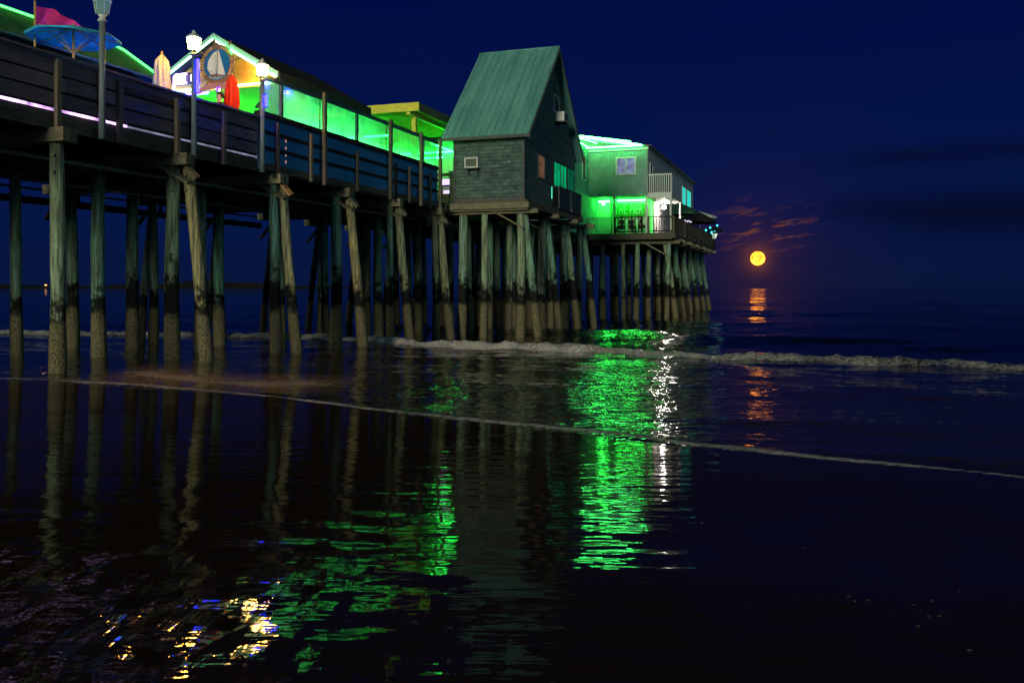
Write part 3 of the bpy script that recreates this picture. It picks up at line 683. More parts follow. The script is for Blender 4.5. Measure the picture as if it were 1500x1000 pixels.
# purple party bulbs
for s, t, z, lab in ((7.1, -0.02, 7.42, 'purple ball light by the second glowing street lamp'), (8.25, -0.02, 7.44, 'purple ball light inside the glass screen corner'), (7.3, 1.6, 7.45, 'purple ball light hanging seaward of the red umbrella'), (8.0, 3.1, 7.5, 'small purple ball light landward of the red umbrella')):
    T = Thing('ball_light', lab, 'light', (s, t, z), 'purple ball lights on the pier')
    m = MB(); m.lathe((s, t, z-0.055), [(0.01, 0), (0.045, 0.015), (0.06, 0.055), (0.045, 0.095), (0.01, 0.11)], 12); T.part('globe', m, E_PURPLE)
    m = MB(); m.lathe((s, t-0.03, z-0.05), [(0.01, 0), (0.034, 0.015), (0.04, 0.04), (0.03, 0.07), (0.005, 0.08)], 10); T.part('bulb', m, E_BULBC)
    m = MB(); m.tube([(s, t, z+0.05), (s, t, z+0.22)], 0.006, 6); T.part('wire', m, M_DKMET)

# wheel sign with sailing boat
WS, WT, WZ, WR = 8.20, 2.28, 8.42, 0.60
T = Thing('ship_wheel_sign', 'round ship wheel sign with a white sailing boat on blue, above the red umbrella', 'sign', (WS, WT, WZ))
def disc(mb, r, s, th, n=40, mi=0, rin=None, ct=WT, cz=WZ, sz=1.0):
    pts = [(s, ct+r*math.cos(2*math.pi*k/n), cz+r*sz*math.sin(2*math.pi*k/n)) for k in range(n)]
    mb.poly(pts, th, (-1, 0, 0), mi)
m = MB(); disc(m, WR, WS, 0.06); T.part('wheel_rim', m, M_WHEEL)
m = MB(); disc(m, WR*0.76, WS-0.062, 0.02); T.part('blue_field', m, M_SBLUE)
def Q(x, y, d=0.0): return (WS-0.085-d, WT-x*WR, WZ+y*WR)      # x toward the sea side, y up
m = MB(); m.poly([Q(0.10, 0.72), Q(-0.22, 0.55), Q(-0.50, 0.20), Q(-0.55, -0.15), Q(-0.38, -0.46), Q(0.02, -0.50)], 0.012, (-1, 0, 0))
m.poly([Q(0.12, 0.70), Q(0.06, -0.50), Q(0.52, -0.56), Q(0.36, -0.05)], 0.012, (-1, 0, 0)); sl = T.part('sail', m, M_SAIL)
m = MB(); m.bar(Q(0.06, 0.70, .015), Q(0.02, -0.52, .015), 0.012, 0.012); m.bar(Q(-0.06, 0.45, .015), Q(-0.10, -0.1, .015), 0.008, 0.008); m.bar(Q(-0.10, -0.1, .015), Q(0.0, -0.5, .015), 0.008, 0.008)
m.bar(Q(-0.36, -0.30, .015), Q(0.0, -0.52, .015), 0.01, 0.01); m.bar(Q(-0.36, -0.30, .015), Q(-0.40, -0.46, .015), 0.01, 0.01); T.part('rigging', m, M_DKMET)
m = MB(); m.poly([Q(-0.42, -0.50, .013), Q(0.50, -0.58, .013), Q(0.42, -0.64, .013), Q(-0.05, -0.66, .013), Q(-0.30, -0.64, .013)], 0.014, (-1, 0, 0)); T.part('hull', m, M_WHEEL)
m = MB(); m.poly([Q(-0.50, -0.55), Q(-0.2, -0.60), Q(0.2, -0.56), Q(0.55, -0.52), Q(0.40, -0.66), Q(0, -0.75), Q(-0.4, -0.66)], 0.010, (-1, 0, 0)); T.part('waves', m, M_SWAVE)
for k in range(8):
    a = R(100+45*k)
    p0 = Vector((WS-0.03, WT-math.cos(a)*WR*0.98, WZ+math.sin(a)*WR*0.98)); d = Vector((0, -math.cos(a), math.sin(a)))
    m = MB(); m.tube([p0, p0+d*0.06, p0+d*0.12, p0+d*0.20, p0+d*0.23], [0.028, 0.022, 0.035, 0.030, 0.012], 8); T.part('wheel_handle', m, M_WHEEL)
m = MB()
def arc_text(mb, txt, r, a0, step, size, cw=True):
    for i, ch in enumerate(txt):
        a = a0 - step*i
        def pl(co, a=a):
            rr = r+co.y; x = rr*math.cos(a)+co.x*math.sin(a); y = rr*math.sin(a)-co.x*math.cos(a)
            return Vector((WS-0.068-co.z, WT-x, WZ+y))
        if ch != ' ': text_mb(mb, ch, size, pl, 0.006)
arc_text(m, 'AQUATIC CLUB', WR*0.87, R(70), R(9.5), 0.11)
arc_text(m, 'MARKET LINE', WR*0.87, R(208), R(9.5), 0.11)
T.part('lettering', m, M_GOLD)
m = MB(); n = 14
pts = []; 
for k in range(n+1):
    x = -1.02+1.9*k/n; pts.append(Q(x, -0.92-0.20*abs(x)**1.7, 0.0))
for k in range(n, -1, -1):
    x = -1.02+1.9*k/n; pts.append(Q(x, -1.20-0.20*abs(x)**1.7, 0.0))
m.poly(pts, 0.03, (-1, 0, 0)); T.part('banner_scroll', m, M_BANNER)
m = MB(); m.box(WS+0.065, PS0-0.001, WT-0.05, WT+0.05, WZ-0.1, WZ); T.part('bracket', m, M_DKMET)
m = MB(); m.tube([Q(0.55, 0.95, .03), Q(0.80, 0.72, .03), Q(0.92, 0.42, .03)], 0.022, 8); T.part('green_tube', m, E_NEONG)
# neon sign
T = Thing('neon_sign', 'blazing blue-white neon sign at the wheel sign foot', 'sign', (8.5, 3.6, 8.1))
m = MB()
m.box(8.42, 8.46, 3.15, 4.05, 7.98, 8.34); T.part('back_panel', m, M_DKMET)
m = MB()
for a in (3.98, 3.84, 3.70): m.tube([(8.38, a, 8.03), (8.36, a-0.05, 8.16), (8.38, a, 8.29)], 0.035, 8)
m.tube([(8.38, 4.0, 8.29), (8.38, 3.6, 8.30)], 0.03, 8); m.tube([(8.38, 4.0, 8.02), (8.38, 3.6, 8.03)], 0.03, 8)
T.part('tube_letters', m, E_BLUES)
m = MB(); m.poly([(8.40, 3.34+0.09*math.cos(2*math.pi*k/20), 8.16+0.15*math.sin(2*math.pi*k/20)) for k in range(20)], 0.03, (-1, 0, 0)); T.part('oval_light', m, E_BLUES)
m = MB(); m.tube([(8.5, 2.9, 7.70), (8.5, 4.9, 7.70)], 0.035, 8); m.tube([(8.5, 4.15, 7.74), (8.5, 4.15, 8.3)], 0.03, 8); T.part('added_blue_tube', m, E_BLUET)  # extra tubes added for more blue light on gable and sand

for s_, z0, z1, lab in ((3.96, 6.52, 7.34, 'added deep blue tube light along the first glowing lamp pole'), (6.78, 6.72, 7.05, 'short added deep blue tube light on the second glowing lamp pole')):
    T = Thing('added_tube_light', lab, 'light', (s_, -0.36, z0), 'added blue tube lights on the lamp poles')  # tubes added for blue light on the poles and wet sand
    m = MB(); m.tube([(s_, -0.36, z0), (s_, -0.36, z1)], 0.030, 10); T.part('tube', m, emit('deep_blue_lit', (0.0035, 0.0025, 1.0), 120))
    for z in (z0-0.03, z1+0.001): m = MB(); m.box(s_-0.025, s_+0.025, -0.385, -0.30, z, z+0.028); T.part('clip', m, M_DKMET)
# ------------------------------------------------------------------ flat canopy with joists
T = Thing('flat_canopy', 'flat ochre timber canopy with open joists behind the glass screen', 'canopy', (18.4, 2.5, DECK))
m = MB(); m.box(18.4, 24.8, 0.5, 5.6, 9.12, 9.18); T.part('canopy_top', m, M_DROOF)
m = MB(); m.box(18.34, 18.398, 0.45, 5.6, 8.86, 9.20); T.part('front_fascia', m, M_OCHRE)
m = MB(); m.box(18.4, 24.8, 0.44, 0.498, 8.84, 9.19); T.part('side_fascia', m, M_BEAM)
for k in range(11):
    m = MB(); s = 18.75+k*0.58; m.box(s, s+0.06, 0.5, 5.6, 8.92, 9.119); T.part('joist', m, M_OCHRE)
for s, t in ((19.0, 0.95), (24.2, 0.95), (19.0, 5.2), (24.2, 5.2)):
    m = MB(); m.box(s-0.09, s+0.09, t-0.09, t+0.09, DECK+0.002, 8.74); T.part('post', m, M_OCHRE)
m = MB(); m.box(18.4, 24.8, 0.87, 1.03, 8.742, 8.918); m.box(18.4, 24.8, 5.12, 5.28, 8.742, 8.918); T.part('header_beam', m, M_OCHRE)
m = MB(); m.tube([(19.2, 2.2, 8.1), (19.2, 4.4, 8.1)], 0.03, 8); m.tube([(22.5, 1.2, 7.6), (22.5, 4.6, 7.6)], 0.03, 8); m.tube([(20.5, 0.9, 7.9), (23.9, 0.9, 7.9)], 0.02, 8); T.part('light_tube', m, E_BAR)
T = Thing('canopy_fill_tube', 'added yellow-green fill tube on the hidden seaward end of the bar pavilion', 'light', (14.4, 3.0, 8.6))  # unseen tube added to light the canopy fascia
m = MB(); m.tube([(14.32, 2.0, 8.62), (14.32, 4.0, 8.62)], 0.04, 8); T.part('tube', m, emit('lime_fill_lit', (0.62, 1.0, 0.04), 75))
m = MB(); m.box(14.21, 14.27, 1.95, 4.05, 8.55, 8.70); T.part('housing', m, M_DKMET)
# bar building behind the canopy
T = Thing('bar_building', 'white walled bar washed in green light behind the flat canopy', 'building', (25.5, 4, DECK))
m = MB(); m.box(25.5, 38.0, 0.3, 8.0, DECK+0.002, 8.9); T.part('wall', m, M_WHITE)
m = MB(); m.box(25.2, 38.0, 0.1, 8.1, 8.902, 9.05); m.box(26.0, 27.2, 1.2, 2.2, 9.051, 9.6); T.part('roof', m, M_DROOF)
m = MB(); m.box(25.44, 25.499, 1.2, 2.2, DECK+0.02, 7.4); T.part('door', m, M_FRAME)
m = MB(); m.box(25.44, 25.499, 3.0, 5.4, 6.3, 7.5); T.part('window', m, E_TEAL)
m = MB(); m.tube([(25.3, 0.5, 8.3), (25.3, 7.5, 8.3)], 0.03, 8); T.part('wall_tube', m, E_BAR)
# fence between glass screen and house
T = Thing('board_fence', 'short brown board fence between glass screen and shingled house', 'fence', (20.1, 0.3, DECK))
m = MB()
for k, z in enumerate((4.98, 5.22, 5.46)): m.box(20.02, 20.06, -0.28, 1.5, z, z+0.22)
T.part('boards', m, M_CAP)
m = MB(); m.box(20.0, 20.06, -0.28, 1.5, 6.42, 6.54); m.box(20.0, 20.06, -0.28, 1.5, 5.98, 6.04); T.part('rail', m, M_CAP)
for t in (-0.2, 0.6, 1.45):
    m = MB(); m.box(20.07, 20.15, t-0.05, t+0.05, 4.98, 6.5); T.part('fence_post', m, M_CAP)
T = Thing('light_box', 'violet-white light box showing through the board fence', 'light', (21, 0.6, 5.9))
m = MB(); m.box(20.7, 20.75, 0.02, 0.55, 6.12, 6.38); m.box(20.7, 20.75, 0.15, 0.4, 5.72, 5.90); T.part('panel', m, E_PANEL)
m = MB(); m.box(20.751, 20.8, 0.0, 0.57, 5.3, 6.4); T.part('casing', m, M_WHITE)

# ------------------------------------------------------------------ shingled house
HA, HB, HT0, HT1, HZ0, HZ1, HM, HR = 20.15, 28.1, -3.39, -0.29, 5.32, 8.30, 24.12, 12.38
plat = Thing('house_platform', 'timber platform carrying the shingled house outside the pier edge', 'platform', (24, -1.8, 5))
m = MB(); m.box(19.85, 28.6, -3.62, -0.30, 5.22, 5.318); plat.part('platform_floor', m, M_BEAM)
m = MB(); m.box(19.80, 19.95, -3.7, 0.1, 4.97, 5.218); m.box(19.951, 20.08, -3.62, 0.1, 4.90, 5.20); plat.part('end_beam', m, M_CAP)
m = MB(); m.box(19.951, 28.6, -3.68, -3.56, 4.99, 5.217); m.box(20.1, 30.2, -2.2, -2.05, 4.99, 5.215); m.box(20.1, 30.2, -0.75, -0.6, 4.99, 5.215); plat.part('side_beam', m, M_BEAM)
for s in HS:
    m = MB(); m.box(s-0.2, s-0.04, -3.95, 0.0, 4.80, 4.985); m.box(s+0.08, s+0.24, -3.9, 0.0, 4.80, 4.985); plat.part('pile_cap', m, M_CAP)
    m = MB(); m.bar((s-0.26, -2.0, 4.95), (s-0.24, -3.35, 4.20), 0.06, 0.16, up=(1, 0, 0)); m.tube([(s-0.27, -3.2, 4.3), (s-0.32, -3.2, 4.3)], 0.03, 8); plat.part('knee_brace', m, M_CAP)
m = MB(); m.box(20.3, 25, 1.0, 1.02, 4.4, 4.9); plat.part('hanging_board', m, M_PIPE)
H = Thing('shingled_house', 'narrow dark shingled house with a steep green metal roof beside the pier', 'house', (24.1, -1.8, HZ0))
# wall with gable: window openings are framed boxes set on the shell
m = MB()
m.box(HA, HB, HT0, HT1, HZ0, HZ1)
sl = (HR-0.10-HZ1)/(HM-HA)
for t0, t1 in ((HT0, HT0+0.12), (HT1-0.12, HT1)):
    m.poly([(HA, t0, HZ1+0.001), (HB, t0, HZ1+0.001), (HM, t0, HR-0.10)], t1-t0, (0, 1, 0))
H.part('wall', m, M_SHINGLE)
e = 0.42; zE = HZ1 - e*(HR-HZ1)/(HM-HA)
m = MB(); T0, T1 = HT0-0.36, HT1+0.36
nr = Vector((-(HR-HZ1), 0, HM-HA)).normalized()
m.poly([(HA-e, T0, zE+0.06), (HM, T0, HR+0.06), (HM, T1, HR+0.06), (HA-e, T1, zE+0.06)], 0.05, tuple(nr))
nr2 = Vector((HR-HZ1, 0, HM-HA)).normalized()
m.poly([(HM, T0, HR+0.06), (HB+e, T0, zE+0.06), (HB+e, T1, zE+0.06), (HM, T1, HR+0.06)], 0.05, tuple(nr2))
k = 0
tt = T0+0.03
while tt < T1:
    m.bar(Vector((HA-e, tt, zE+0.06))+nr*0.065, Vector((HM, tt, HR+0.06))+nr*0.065, 0.022, 0.03)
    m.bar(Vector((HB+e, tt, zE+0.06))+nr2*0.065, Vector((HM, tt, HR+0.06))+nr2*0.065, 0.022, 0.03)
    tt += 0.305
m.tube([(HM, T0-0.01, HR+0.14), (HM, T1+0.01, HR+0.14)], 0.05, 8)
H.part('roof', m, M_ROOF)
m = MB()
for tq in (T0-0.028, ):
    m.poly([(HA-e, tq, zE-0.12), (HM, tq, HR-0.12), (HM, tq, HR+0.10), (HA-e, tq, zE+0.10)], 0.027, (0, 1, 0))
    m.poly([(HB+e, tq, zE-0.12), (HM, tq, HR-0.121), (HM, tq, HR+0.099), (HB+e, tq, zE+0.10)], 0.026, (0, 1, 0))
m.box(HA-e-0.03, HA-e, T0, T1, zE-0.06, zE+0.055)
H.part('bargeboard', m, M_TRIM)
m = MB()
m.box(HA-0.03, HA+0.06, HT0-0.03, HT0-0.002, HZ0, HZ1); m.box(HA-0.03, HA-0.002, HT0-0.001, HT0+0.09, HZ0, HZ1); m.box(HA-0.03, HA-0.002, HT1-0.09, HT1, HZ0, HZ1-0.0)
m.box(HA-0.035, HA-0.002, HT0+0.091, HT1-0.091, HZ0, HZ0+0.14)
H.part('corner_board', m, M_TRIM)
# boarded patch
m = MB(); a, b, z0, z1 = HT0+0.60, HT1-0.65, 6.68, 7.42
m.box(HA-0.022, HA-0.003, a, b, z0, z0+0.03); m.box(HA-0.022, HA-0.003, a, b, z1, z1+0.03); m.box(HA-0.022, HA-0.003, a-0.03, a-0.001, z0, z1+0.03); m.box(HA-0.022, HA-0.003, b+0.001, b+0.03, z0, z1+0.03); m.box(HA-0.012, HA-0.003, a, b, z0+0.031, z1-0.001)
H.part('boarded_opening', m, M_SHINGLE)
def house_win(s0, s1, z0, z1, pm, nm=1, fm=M_WHITE, fw=0.05, t=HT0):
    m = MB(); f = fw
    m.box(s0, s1, t-0.04, t-0.002, z0, z0+f); m.box(s0, s1, t-0.04, t-0.002, z1-f, z1); m.box(s0, s0+f, t-0.04, t-0.002, z0+f, z1-f); m.box(s1-f, s1, t-0.04, t-0.002, z0+f, z1-f)
    for k in range(1, nm): q = s0+(s1-s0)*k/nm; m.box(q-0.02, q+0.02, t-0.035, t-0.002, z0+f, z1-f)
    fr = H.part('window', m, fm)
    m = MB(); m.box(s0+f, s1-f, t-0.014, t-0.003, z0+f, z1-f); H.part('pane', m, pm, parent=fr); return fr
house_win(22.0, 23.0, 6.42, 7.50, emit('curtain_glow', (0.62, 0.31, 0.20), 0.34, noise=3.2, scale=3), 1, M_TRIM, 0.07)
house_win(24.4, 25.3, 9.72, 10.5, M_PANE, 1, M_WHITE, 0.06)
# recessed sliding windows and balcony panels
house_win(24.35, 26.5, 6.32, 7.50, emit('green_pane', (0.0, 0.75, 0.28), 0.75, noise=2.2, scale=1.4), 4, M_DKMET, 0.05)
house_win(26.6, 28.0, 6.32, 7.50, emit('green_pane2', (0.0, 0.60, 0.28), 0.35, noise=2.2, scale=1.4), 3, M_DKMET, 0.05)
m = MB(); m.box(24.25, 28.05, HT0-0.30, HT0-0.26, 5.34, 6.26); m.box(24.2, 28.1, HT0-0.33, HT0-0.22, 6.262, 6.32)
m.box(24.2, 28.1, HT0-0.31, HT0-0.045, 5.319, 5.338); H.part('balcony_panel', m, surf('teal_panel', (0.05, 0.10, 0.11), (0.035, 0.07, 0.08), 0.6))
for q in (24.22, 26.15, 28.06):
    m = MB(); m.box(q-0.03, q+0.03, HT0-0.34, HT0-0.301, 5.32, 6.26); H.part('balcony_post', m, M_DKMET)
m = MB(); m.box(24.05, 24.15, HT0-0.012, HT0-0.004, 5.75, 6.28); H.part('door_light', m, emit('door_slit', (0.1, 1, .6), 1.2))
# air conditioners
def ac(label, org, axis):
    T = Thing('air_conditioner', label, 'air conditioner', org)
    s, t, z = org
    if axis == 's':
        m = MB(); m.box(s-0.32, s, t-0.29, t+0.29, z, z+0.42); T.part('casing', m, M_METAL)
        m = MB(); m.box(s-0.328, s-0.321, t-0.24, t+0.24, z+0.05, z+0.37); T.part('grille', m, M_GRILL)
        m = MB(); m.box(s-0.34, s, t-0.30, t+0.30, z-0.04, z-0.001); m.bar((s-0.28, t-0.2, z-0.05), (s, t-0.2, z-0.30), 0.03, 0.03); m.bar((s-0.28, t+0.2, z-0.05), (s, t+0.2, z-0.30), 0.03, 0.03); T.part('bracket', m, M_TRIM)
    else:
        m = MB(); m.box(s-0.32, s+0.32, t-0.40, t, z, z+0.42); T.part('casing', m, M_METAL)
        m = MB(); m.box(s-0.26, s+0.26, t-0.408, t-0.401, z+0.05, z+0.37); T.part('grille', m, M_GRILL)
        m = MB(); m.box(s-0.30, s+0.30, t-0.38, t, z-0.05, z-0.001); T.part('bracket', m, M_DKMET)
ac('pale air conditioner on the landward wall of the shingled house', (HA-0.036, -1.22, 6.68), 's')
ac('small air conditioner under the attic window of the house gable', (24.9, HT0-0.045, 9.30), 't')

# ------------------------------------------------------------------ restaurant
RS0, RS1, RT0, RTM, RT1 = 44.8, 67.4, -3.88, 0.14, 8.0
Z1, Z2 = 7.98, 11.2
fd = Thing('restaurant_platform', 'wide timber platform under the two-storey restaurant at the pier end', 'platform', (50, -2, 5))
m = MB(); m.box(44.55, 67.6, -5.65, 8.0, DECK-0.06, DECK-0.002); fd.part('platform_floor', m, M_BEAM)
m = MB(); m.box(44.42, 44.54, -5.7, 0.6, 5.06, DECK+0.10); m.box(44.46, 44.6, -5.6, 8.0, 4.98, 5.058); fd.part('front_fascia', m, M_BEAM)
m = MB(); m.box(44.55, 67.6, -5.78, -5.66, 5.04, DECK+0.06); fd.part('side_fascia', m, M_BEAM)
for k, s in enumerate(FB):
    m = MB(); m.box(s-0.2, s-0.04, -5.95+0.1*(k % 2), 8.0, 4.72, 4.96); m.box(s+0.06, s+0.22, -5.8, 8.0, 4.72, 4.96); fd.part('pile_cap', m, M_CAP)
    m = MB(); m.bar((s-0.28, -3.4, 4.9), (s-0.28, -5.0, 4.0), 0.08, 0.22, up=(1, 0, 0)); fd.part('knee_brace', m, M_CAP)
m = MB()
for k in range(12): m.box(44.6, 67.5, -5.3+k*1.15, -5.15+k*1.15, 4.962, 5.235)
fd.part('stringers', m, M_DARK)
for k in range(11):
    m = MB(); s = 46+k*2.0; m.box(s, s+0.18, -6.1+0.15*(k % 2), -5.785, 4.86, 5.03); fd.part('outrigger', m, M_CAP)

B = Thing('restaurant', 'two-storey grey restaurant edged in green neon at the pier end', 'building', (50, 0, DECK))
m = MB()
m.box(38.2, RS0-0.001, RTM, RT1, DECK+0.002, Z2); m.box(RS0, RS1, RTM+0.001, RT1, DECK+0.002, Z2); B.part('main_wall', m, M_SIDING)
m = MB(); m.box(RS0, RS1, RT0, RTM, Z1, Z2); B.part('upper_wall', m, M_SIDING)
m = MB(); m.box(47.3, 47.4, RT0, RTM, DECK+0.002, Z1-0.002); B.part('porch_wall', m, M_WHITE)
m = MB(); m.box(47.41, RS1, RT0, RT0+0.12, DECK+0.002, Z1-0.002); B.part('lower_side_wall', m, M_LAP)
m = MB(); m.box(RS0+0.1, RS1, RT0-0.03, RT0-0.002, Z1+0.02, Z2-0.02); B.part('upper_side_cladding', m, M_LAP)
m = MB()
m.box(RS0-0.10, RS0-0.002, RT0-0.10, RTM, Z2-0.22, Z2-0.02); B.part('front_fascia', m, M_WHITE)
m = MB()
pk = (50.0, 2.6, 12.95)
m.add([(RS0-0.35, RT0-0.35, Z2), (RS0-0.35, RT1, Z2), (RS1+0.3, RT1, Z2), (RS1+0.3, RT0-0.35, Z2), pk, (RS1-5, 2.6, 12.95),
       (RS0-0.35, RT0-0.35, Z2-0.02), (RS0-0.35, RT1, Z2-0.02), (RS1+0.3, RT1, Z2-0.02), (RS1+0.3, RT0-0.35, Z2-0.02)],
      [(0, 1, 4), (1, 2, 5, 4), (2, 3, 5), (3, 0, 4, 5), (6, 7, 8, 9), (0, 1, 7, 6), (1, 2, 8, 7), (2, 3, 9, 8), (3, 0, 6, 9)])
rf = B.part('roof', m, surf('pale_roof', (0.45, 0.45, 0.42), (0.35, 0.35, 0.33), 0.8, 3))
m = MB(); q0 = Vector((RS0-0.50, RT0+0.3, Z2+0.0)); q1 = Vector((RS0-0.50, RTM+2, Z2+0.02)); qp = Vector((49.8, 2.5, 13.05))
m.tube([q0, q1], 0.045, 8); B.part('eave_neon', m, E_ROOFN)
m = MB(); m.tube([q0, q0.lerp(qp, 0.5)+Vector((0, 0, .03)), qp], 0.07, 8); B.part('hip_neon', m, E_ROOFN)
m = MB(); m.tube([(38.2, RTM-0.06, Z2+0.08), (RS0-0.3, RTM-0.06, Z2+0.08)], 0.03, 8); B.part('side_neon', m, E_ROOFN)
m = MB(); m.tube([(45.6, -2.6, 11.72), (49.2, 1.9, 12.95)], 0.02, 8); m.tube([(45.0, -0.4, 11.6), (48.5, 2.2, 12.8)], 0.02, 8); B.part('roof_tube', m, E_ROOFN)
def rwin(face, a, b, z0, z1, pane, fm=M_WHITE, f=0.09, split=True):
    m = MB()
    if face == 'f':
        x = RS0-0.06; m.box(x, x+0.055, a, b, z0, z0+f); m.box(x, x+0.055, a, b, z1-f, z1); m.box(x, x+0.055, a, a+f, z0+f, z1-f); m.box(x, x+0.055, b-f, b, z0+f, z1-f)
        if split: m.box(x, x+0.05, (a+b)/2-0.03, (a+b)/2+0.03, z0+f, z1-f)
        fr = B.part('window', m, fm); m = MB(); m.box(x+0.03, x+0.052, a+f, b-f, z0+f, z1-f); B.part('pane', m, pane, parent=fr)
    else:
        y = face; m.box(a, b, y-0.06, y-0.005, z0, z0+f); m.box(a, b, y-0.06, y-0.005, z1-f, z1); m.box(a, a+f, y-0.06, y-0.005, z0+f, z1-f); m.box(b-f, b, y-0.06, y-0.005, z0+f, z1-f)
        fr = B.part('window', m, fm); m = MB(); m.box(a+f, b-f, y-0.03, y-0.008, z0+f, z1-f); B.part('pane', m, pane, parent=fr)
rwin('f', -3.15, -1.75, 9.35, 10.55, E_ROOM)
rwin(RTM, 43.0, 43.9, 8.9, 10.6, M_PANE)
rwin(RT0-0.03, 45.5, 46.6, 8.15, 10.2, M_PANE)
rwin(RT0-0.03, 55.5, 57.2, 8.3, 10.0, M_PANE)
rwin(RT0-0.03, 60.2, 62.4, 7.2, 10.3, E_TEAL, M_LAP)
rwin(RT0-0.03, 62.9, 65.6, 6.9, 10.3, E_TEAL, M_LAP)
for t in (-1.62, -3.80):
    m = MB(); m.box(44.85, 44.97, t-0.06, t+0.06, DECK+0.002, Z1-0.002); B.part('porch_post', m, M_WHITE)
for q in (44.85, 49.0):
    m = MB(); m.box(q, q+0.12, -5.48, -5.36, DECK+0.002, 7.749); B.part('balcony_leg', m, M_WHITE)
m = MB(); m.box(44.84, 49.2, -5.5, RT0-0.035, 7.75, 7.98); B.part('balcony_floor', m, M_WHITE)
m = MB(); m.box(44.84, 44.9, -5.5, RT0-0.035, 9.25, 9.34); m.box(44.84, 44.9, -5.5, RT0-0.035, 7.981, 8.1)
for k in range(12): tq = -5.45+k*0.14; m.box(44.85, 44.89, tq, tq+0.05, 8.1, 9.25)
B.part('balcony_balustrade', m, M_WHITE)
m = MB(); m.box(44.95, 49.2, -5.5, -5.46, 7.985, 9.34); B.part('balcony_side_panel', m, M_WHITE)
m = MB(); m.box(44.95, 67.6, -3.0, -2.9, 0, 0)
# porch lamp fixtures
m = MB(); m.tube([(46.6, -0.15, 7.78), (46.6, -0.9, 7.80)], 0.06, 8); m.lathe((46.5, -0.5, 7.5), [(0.02, 0), (0.10, 0.05), (0.12, 0.14), (0.05, 0.22)], 12)
B.part('porch_lamp', m, E_PORCH)
m = MB(); m.tube([(46.9, -3.4, 7.84), (46.9, -1.4, 7.84)], 0.04, 8); B.part('porch_tube', m, E_PORCH)
m = MB(); m.tube([(47.22, -3.72, 7.8), (47.22, -3.72, 5.6)], 0.03, 8); B.part('corner_tube', m, E_NEONG)
m = MB(); m.tube([(47.0, -0.95, 5.35), (47.0, -0.95, 7.7)], 0.06, 10); B.part('drain_pipe', m, M_SIGNG)
# flood lamp
T = Thing('flood_lamp', 'dazzling white flood lamp under the restaurant balcony', 'lamp', (49.2, -4.2, 7.6))
m = MB(); m.lathe((48.6, -4.35, 7.32), [(0.03, 0), (0.13, 0.04), (0.16, 0.14), (0.12, 0.24), (0.04, 0.28)], 14); T.part('bulb', m, E_FLOOD)
m = MB(); m.lathe((48.6, -4.35, 7.605), [(0.10, 0), (0.12, 0.05), (0.05, 0.12)], 12); m.tube([(48.6, -4.35, 7.70), (48.6, -4.0, 7.70), (48.6, -3.885, 7.65)], 0.02, 8); T.part('bracket', m, M_DKMET)
# THE PIER sign
T = Thing('restaurant_sign', 'green sign reading THE PIER on the porch wall', 'sign', (47.2, -2.15, 7.3))
m = MB(); m.box(47.24, 47.29, -3.42, -0.98, 6.68, 7.62); m.box(47.236, 47.239, -3.38, -1.02, 6.72, 7.58); T.part('board', m, M_SIGNG)
m = MB()
text_mb(m, 'THE PIER', 0.62, lambda co: Vector((47.225-co.z, -2.12-co.x*0.76, 7.20+co.y*1.55)), 0.01, spacing=1.08)
T.part('lettering', m, M_LETTER)

# balustrades of the restaurant deck
def balustrade(label, a, b, mat, post_mat, h=1.08, gap=0.16, cap=True, z=DECK+0.10, pw=0.045, name='balustrade', posts=True):
    a, b = Vector((a[0], a[1], 0)), Vector((b[0], b[1], 0)); Ld = (b-a).length; d = (b-a)/Ld
    T = Thing(name, label, 'balustrade', (a.x, a.y, z))
    U = Vector((0, 0, 1))
    m = MB(); m.bar(a+U*(z+h), b+U*(z+h), 0.10, 0.06); T.part('top_rail', m, mat)
    m = MB(); m.bar(a+U*(z+0.12), b+U*(z+0.12), 0.05, 0.08); T.part('bottom_rail', m, mat)
    n = int(Ld/gap)
    m = MB()
    for k in range(n+1):
        p = a+d*(k*Ld/max(1, n)); m.bar(p+U*(z+0.15), p+U*(z+h-0.03), pw, pw)
    T.part('balusters', m, mat)
    if posts:
        k = 0.0
        while k < Ld+0.01:
            p = a+d*min(k, Ld); m = MB(); m.bar(p+U*(z-0.2), p+U*(z+h+0.04), 0.12, 0.12); T.part('newel', m, post_mat); k += max(1.8, Ld/max(1, round(Ld/2.4)))
    return T
balustrade('white balustrade at the green lit porch corner', (44.62, 0.02), (44.62, -1.45), M_WHITE, M_WHITE, pw=0.04)
balustrade('dark balustrade in front of the THE PIER sign', (44.62, -1.72), (44.62, -3.55), M_DARK, M_DARK, gap=0.22)
balustrade('dark balustrade beneath the white flood lamp', (44.62, -4.0), (44.62, -5.55), M_DARK, M_BEAM, gap=0.17)
balustrade('long brown picket balustrade down the seaward side of the restaurant deck', (44.7, -5.65), (67.5, -5.65), M_BEAM, M_BEAM, gap=0.155, pw=0.085)
balustrade('brown picket balustrade closing the far end of the restaurant deck', (67.5, -5.6), (67.5, -3.9), M_BEAM, M_BEAM, gap=0.155, pw=0.085)
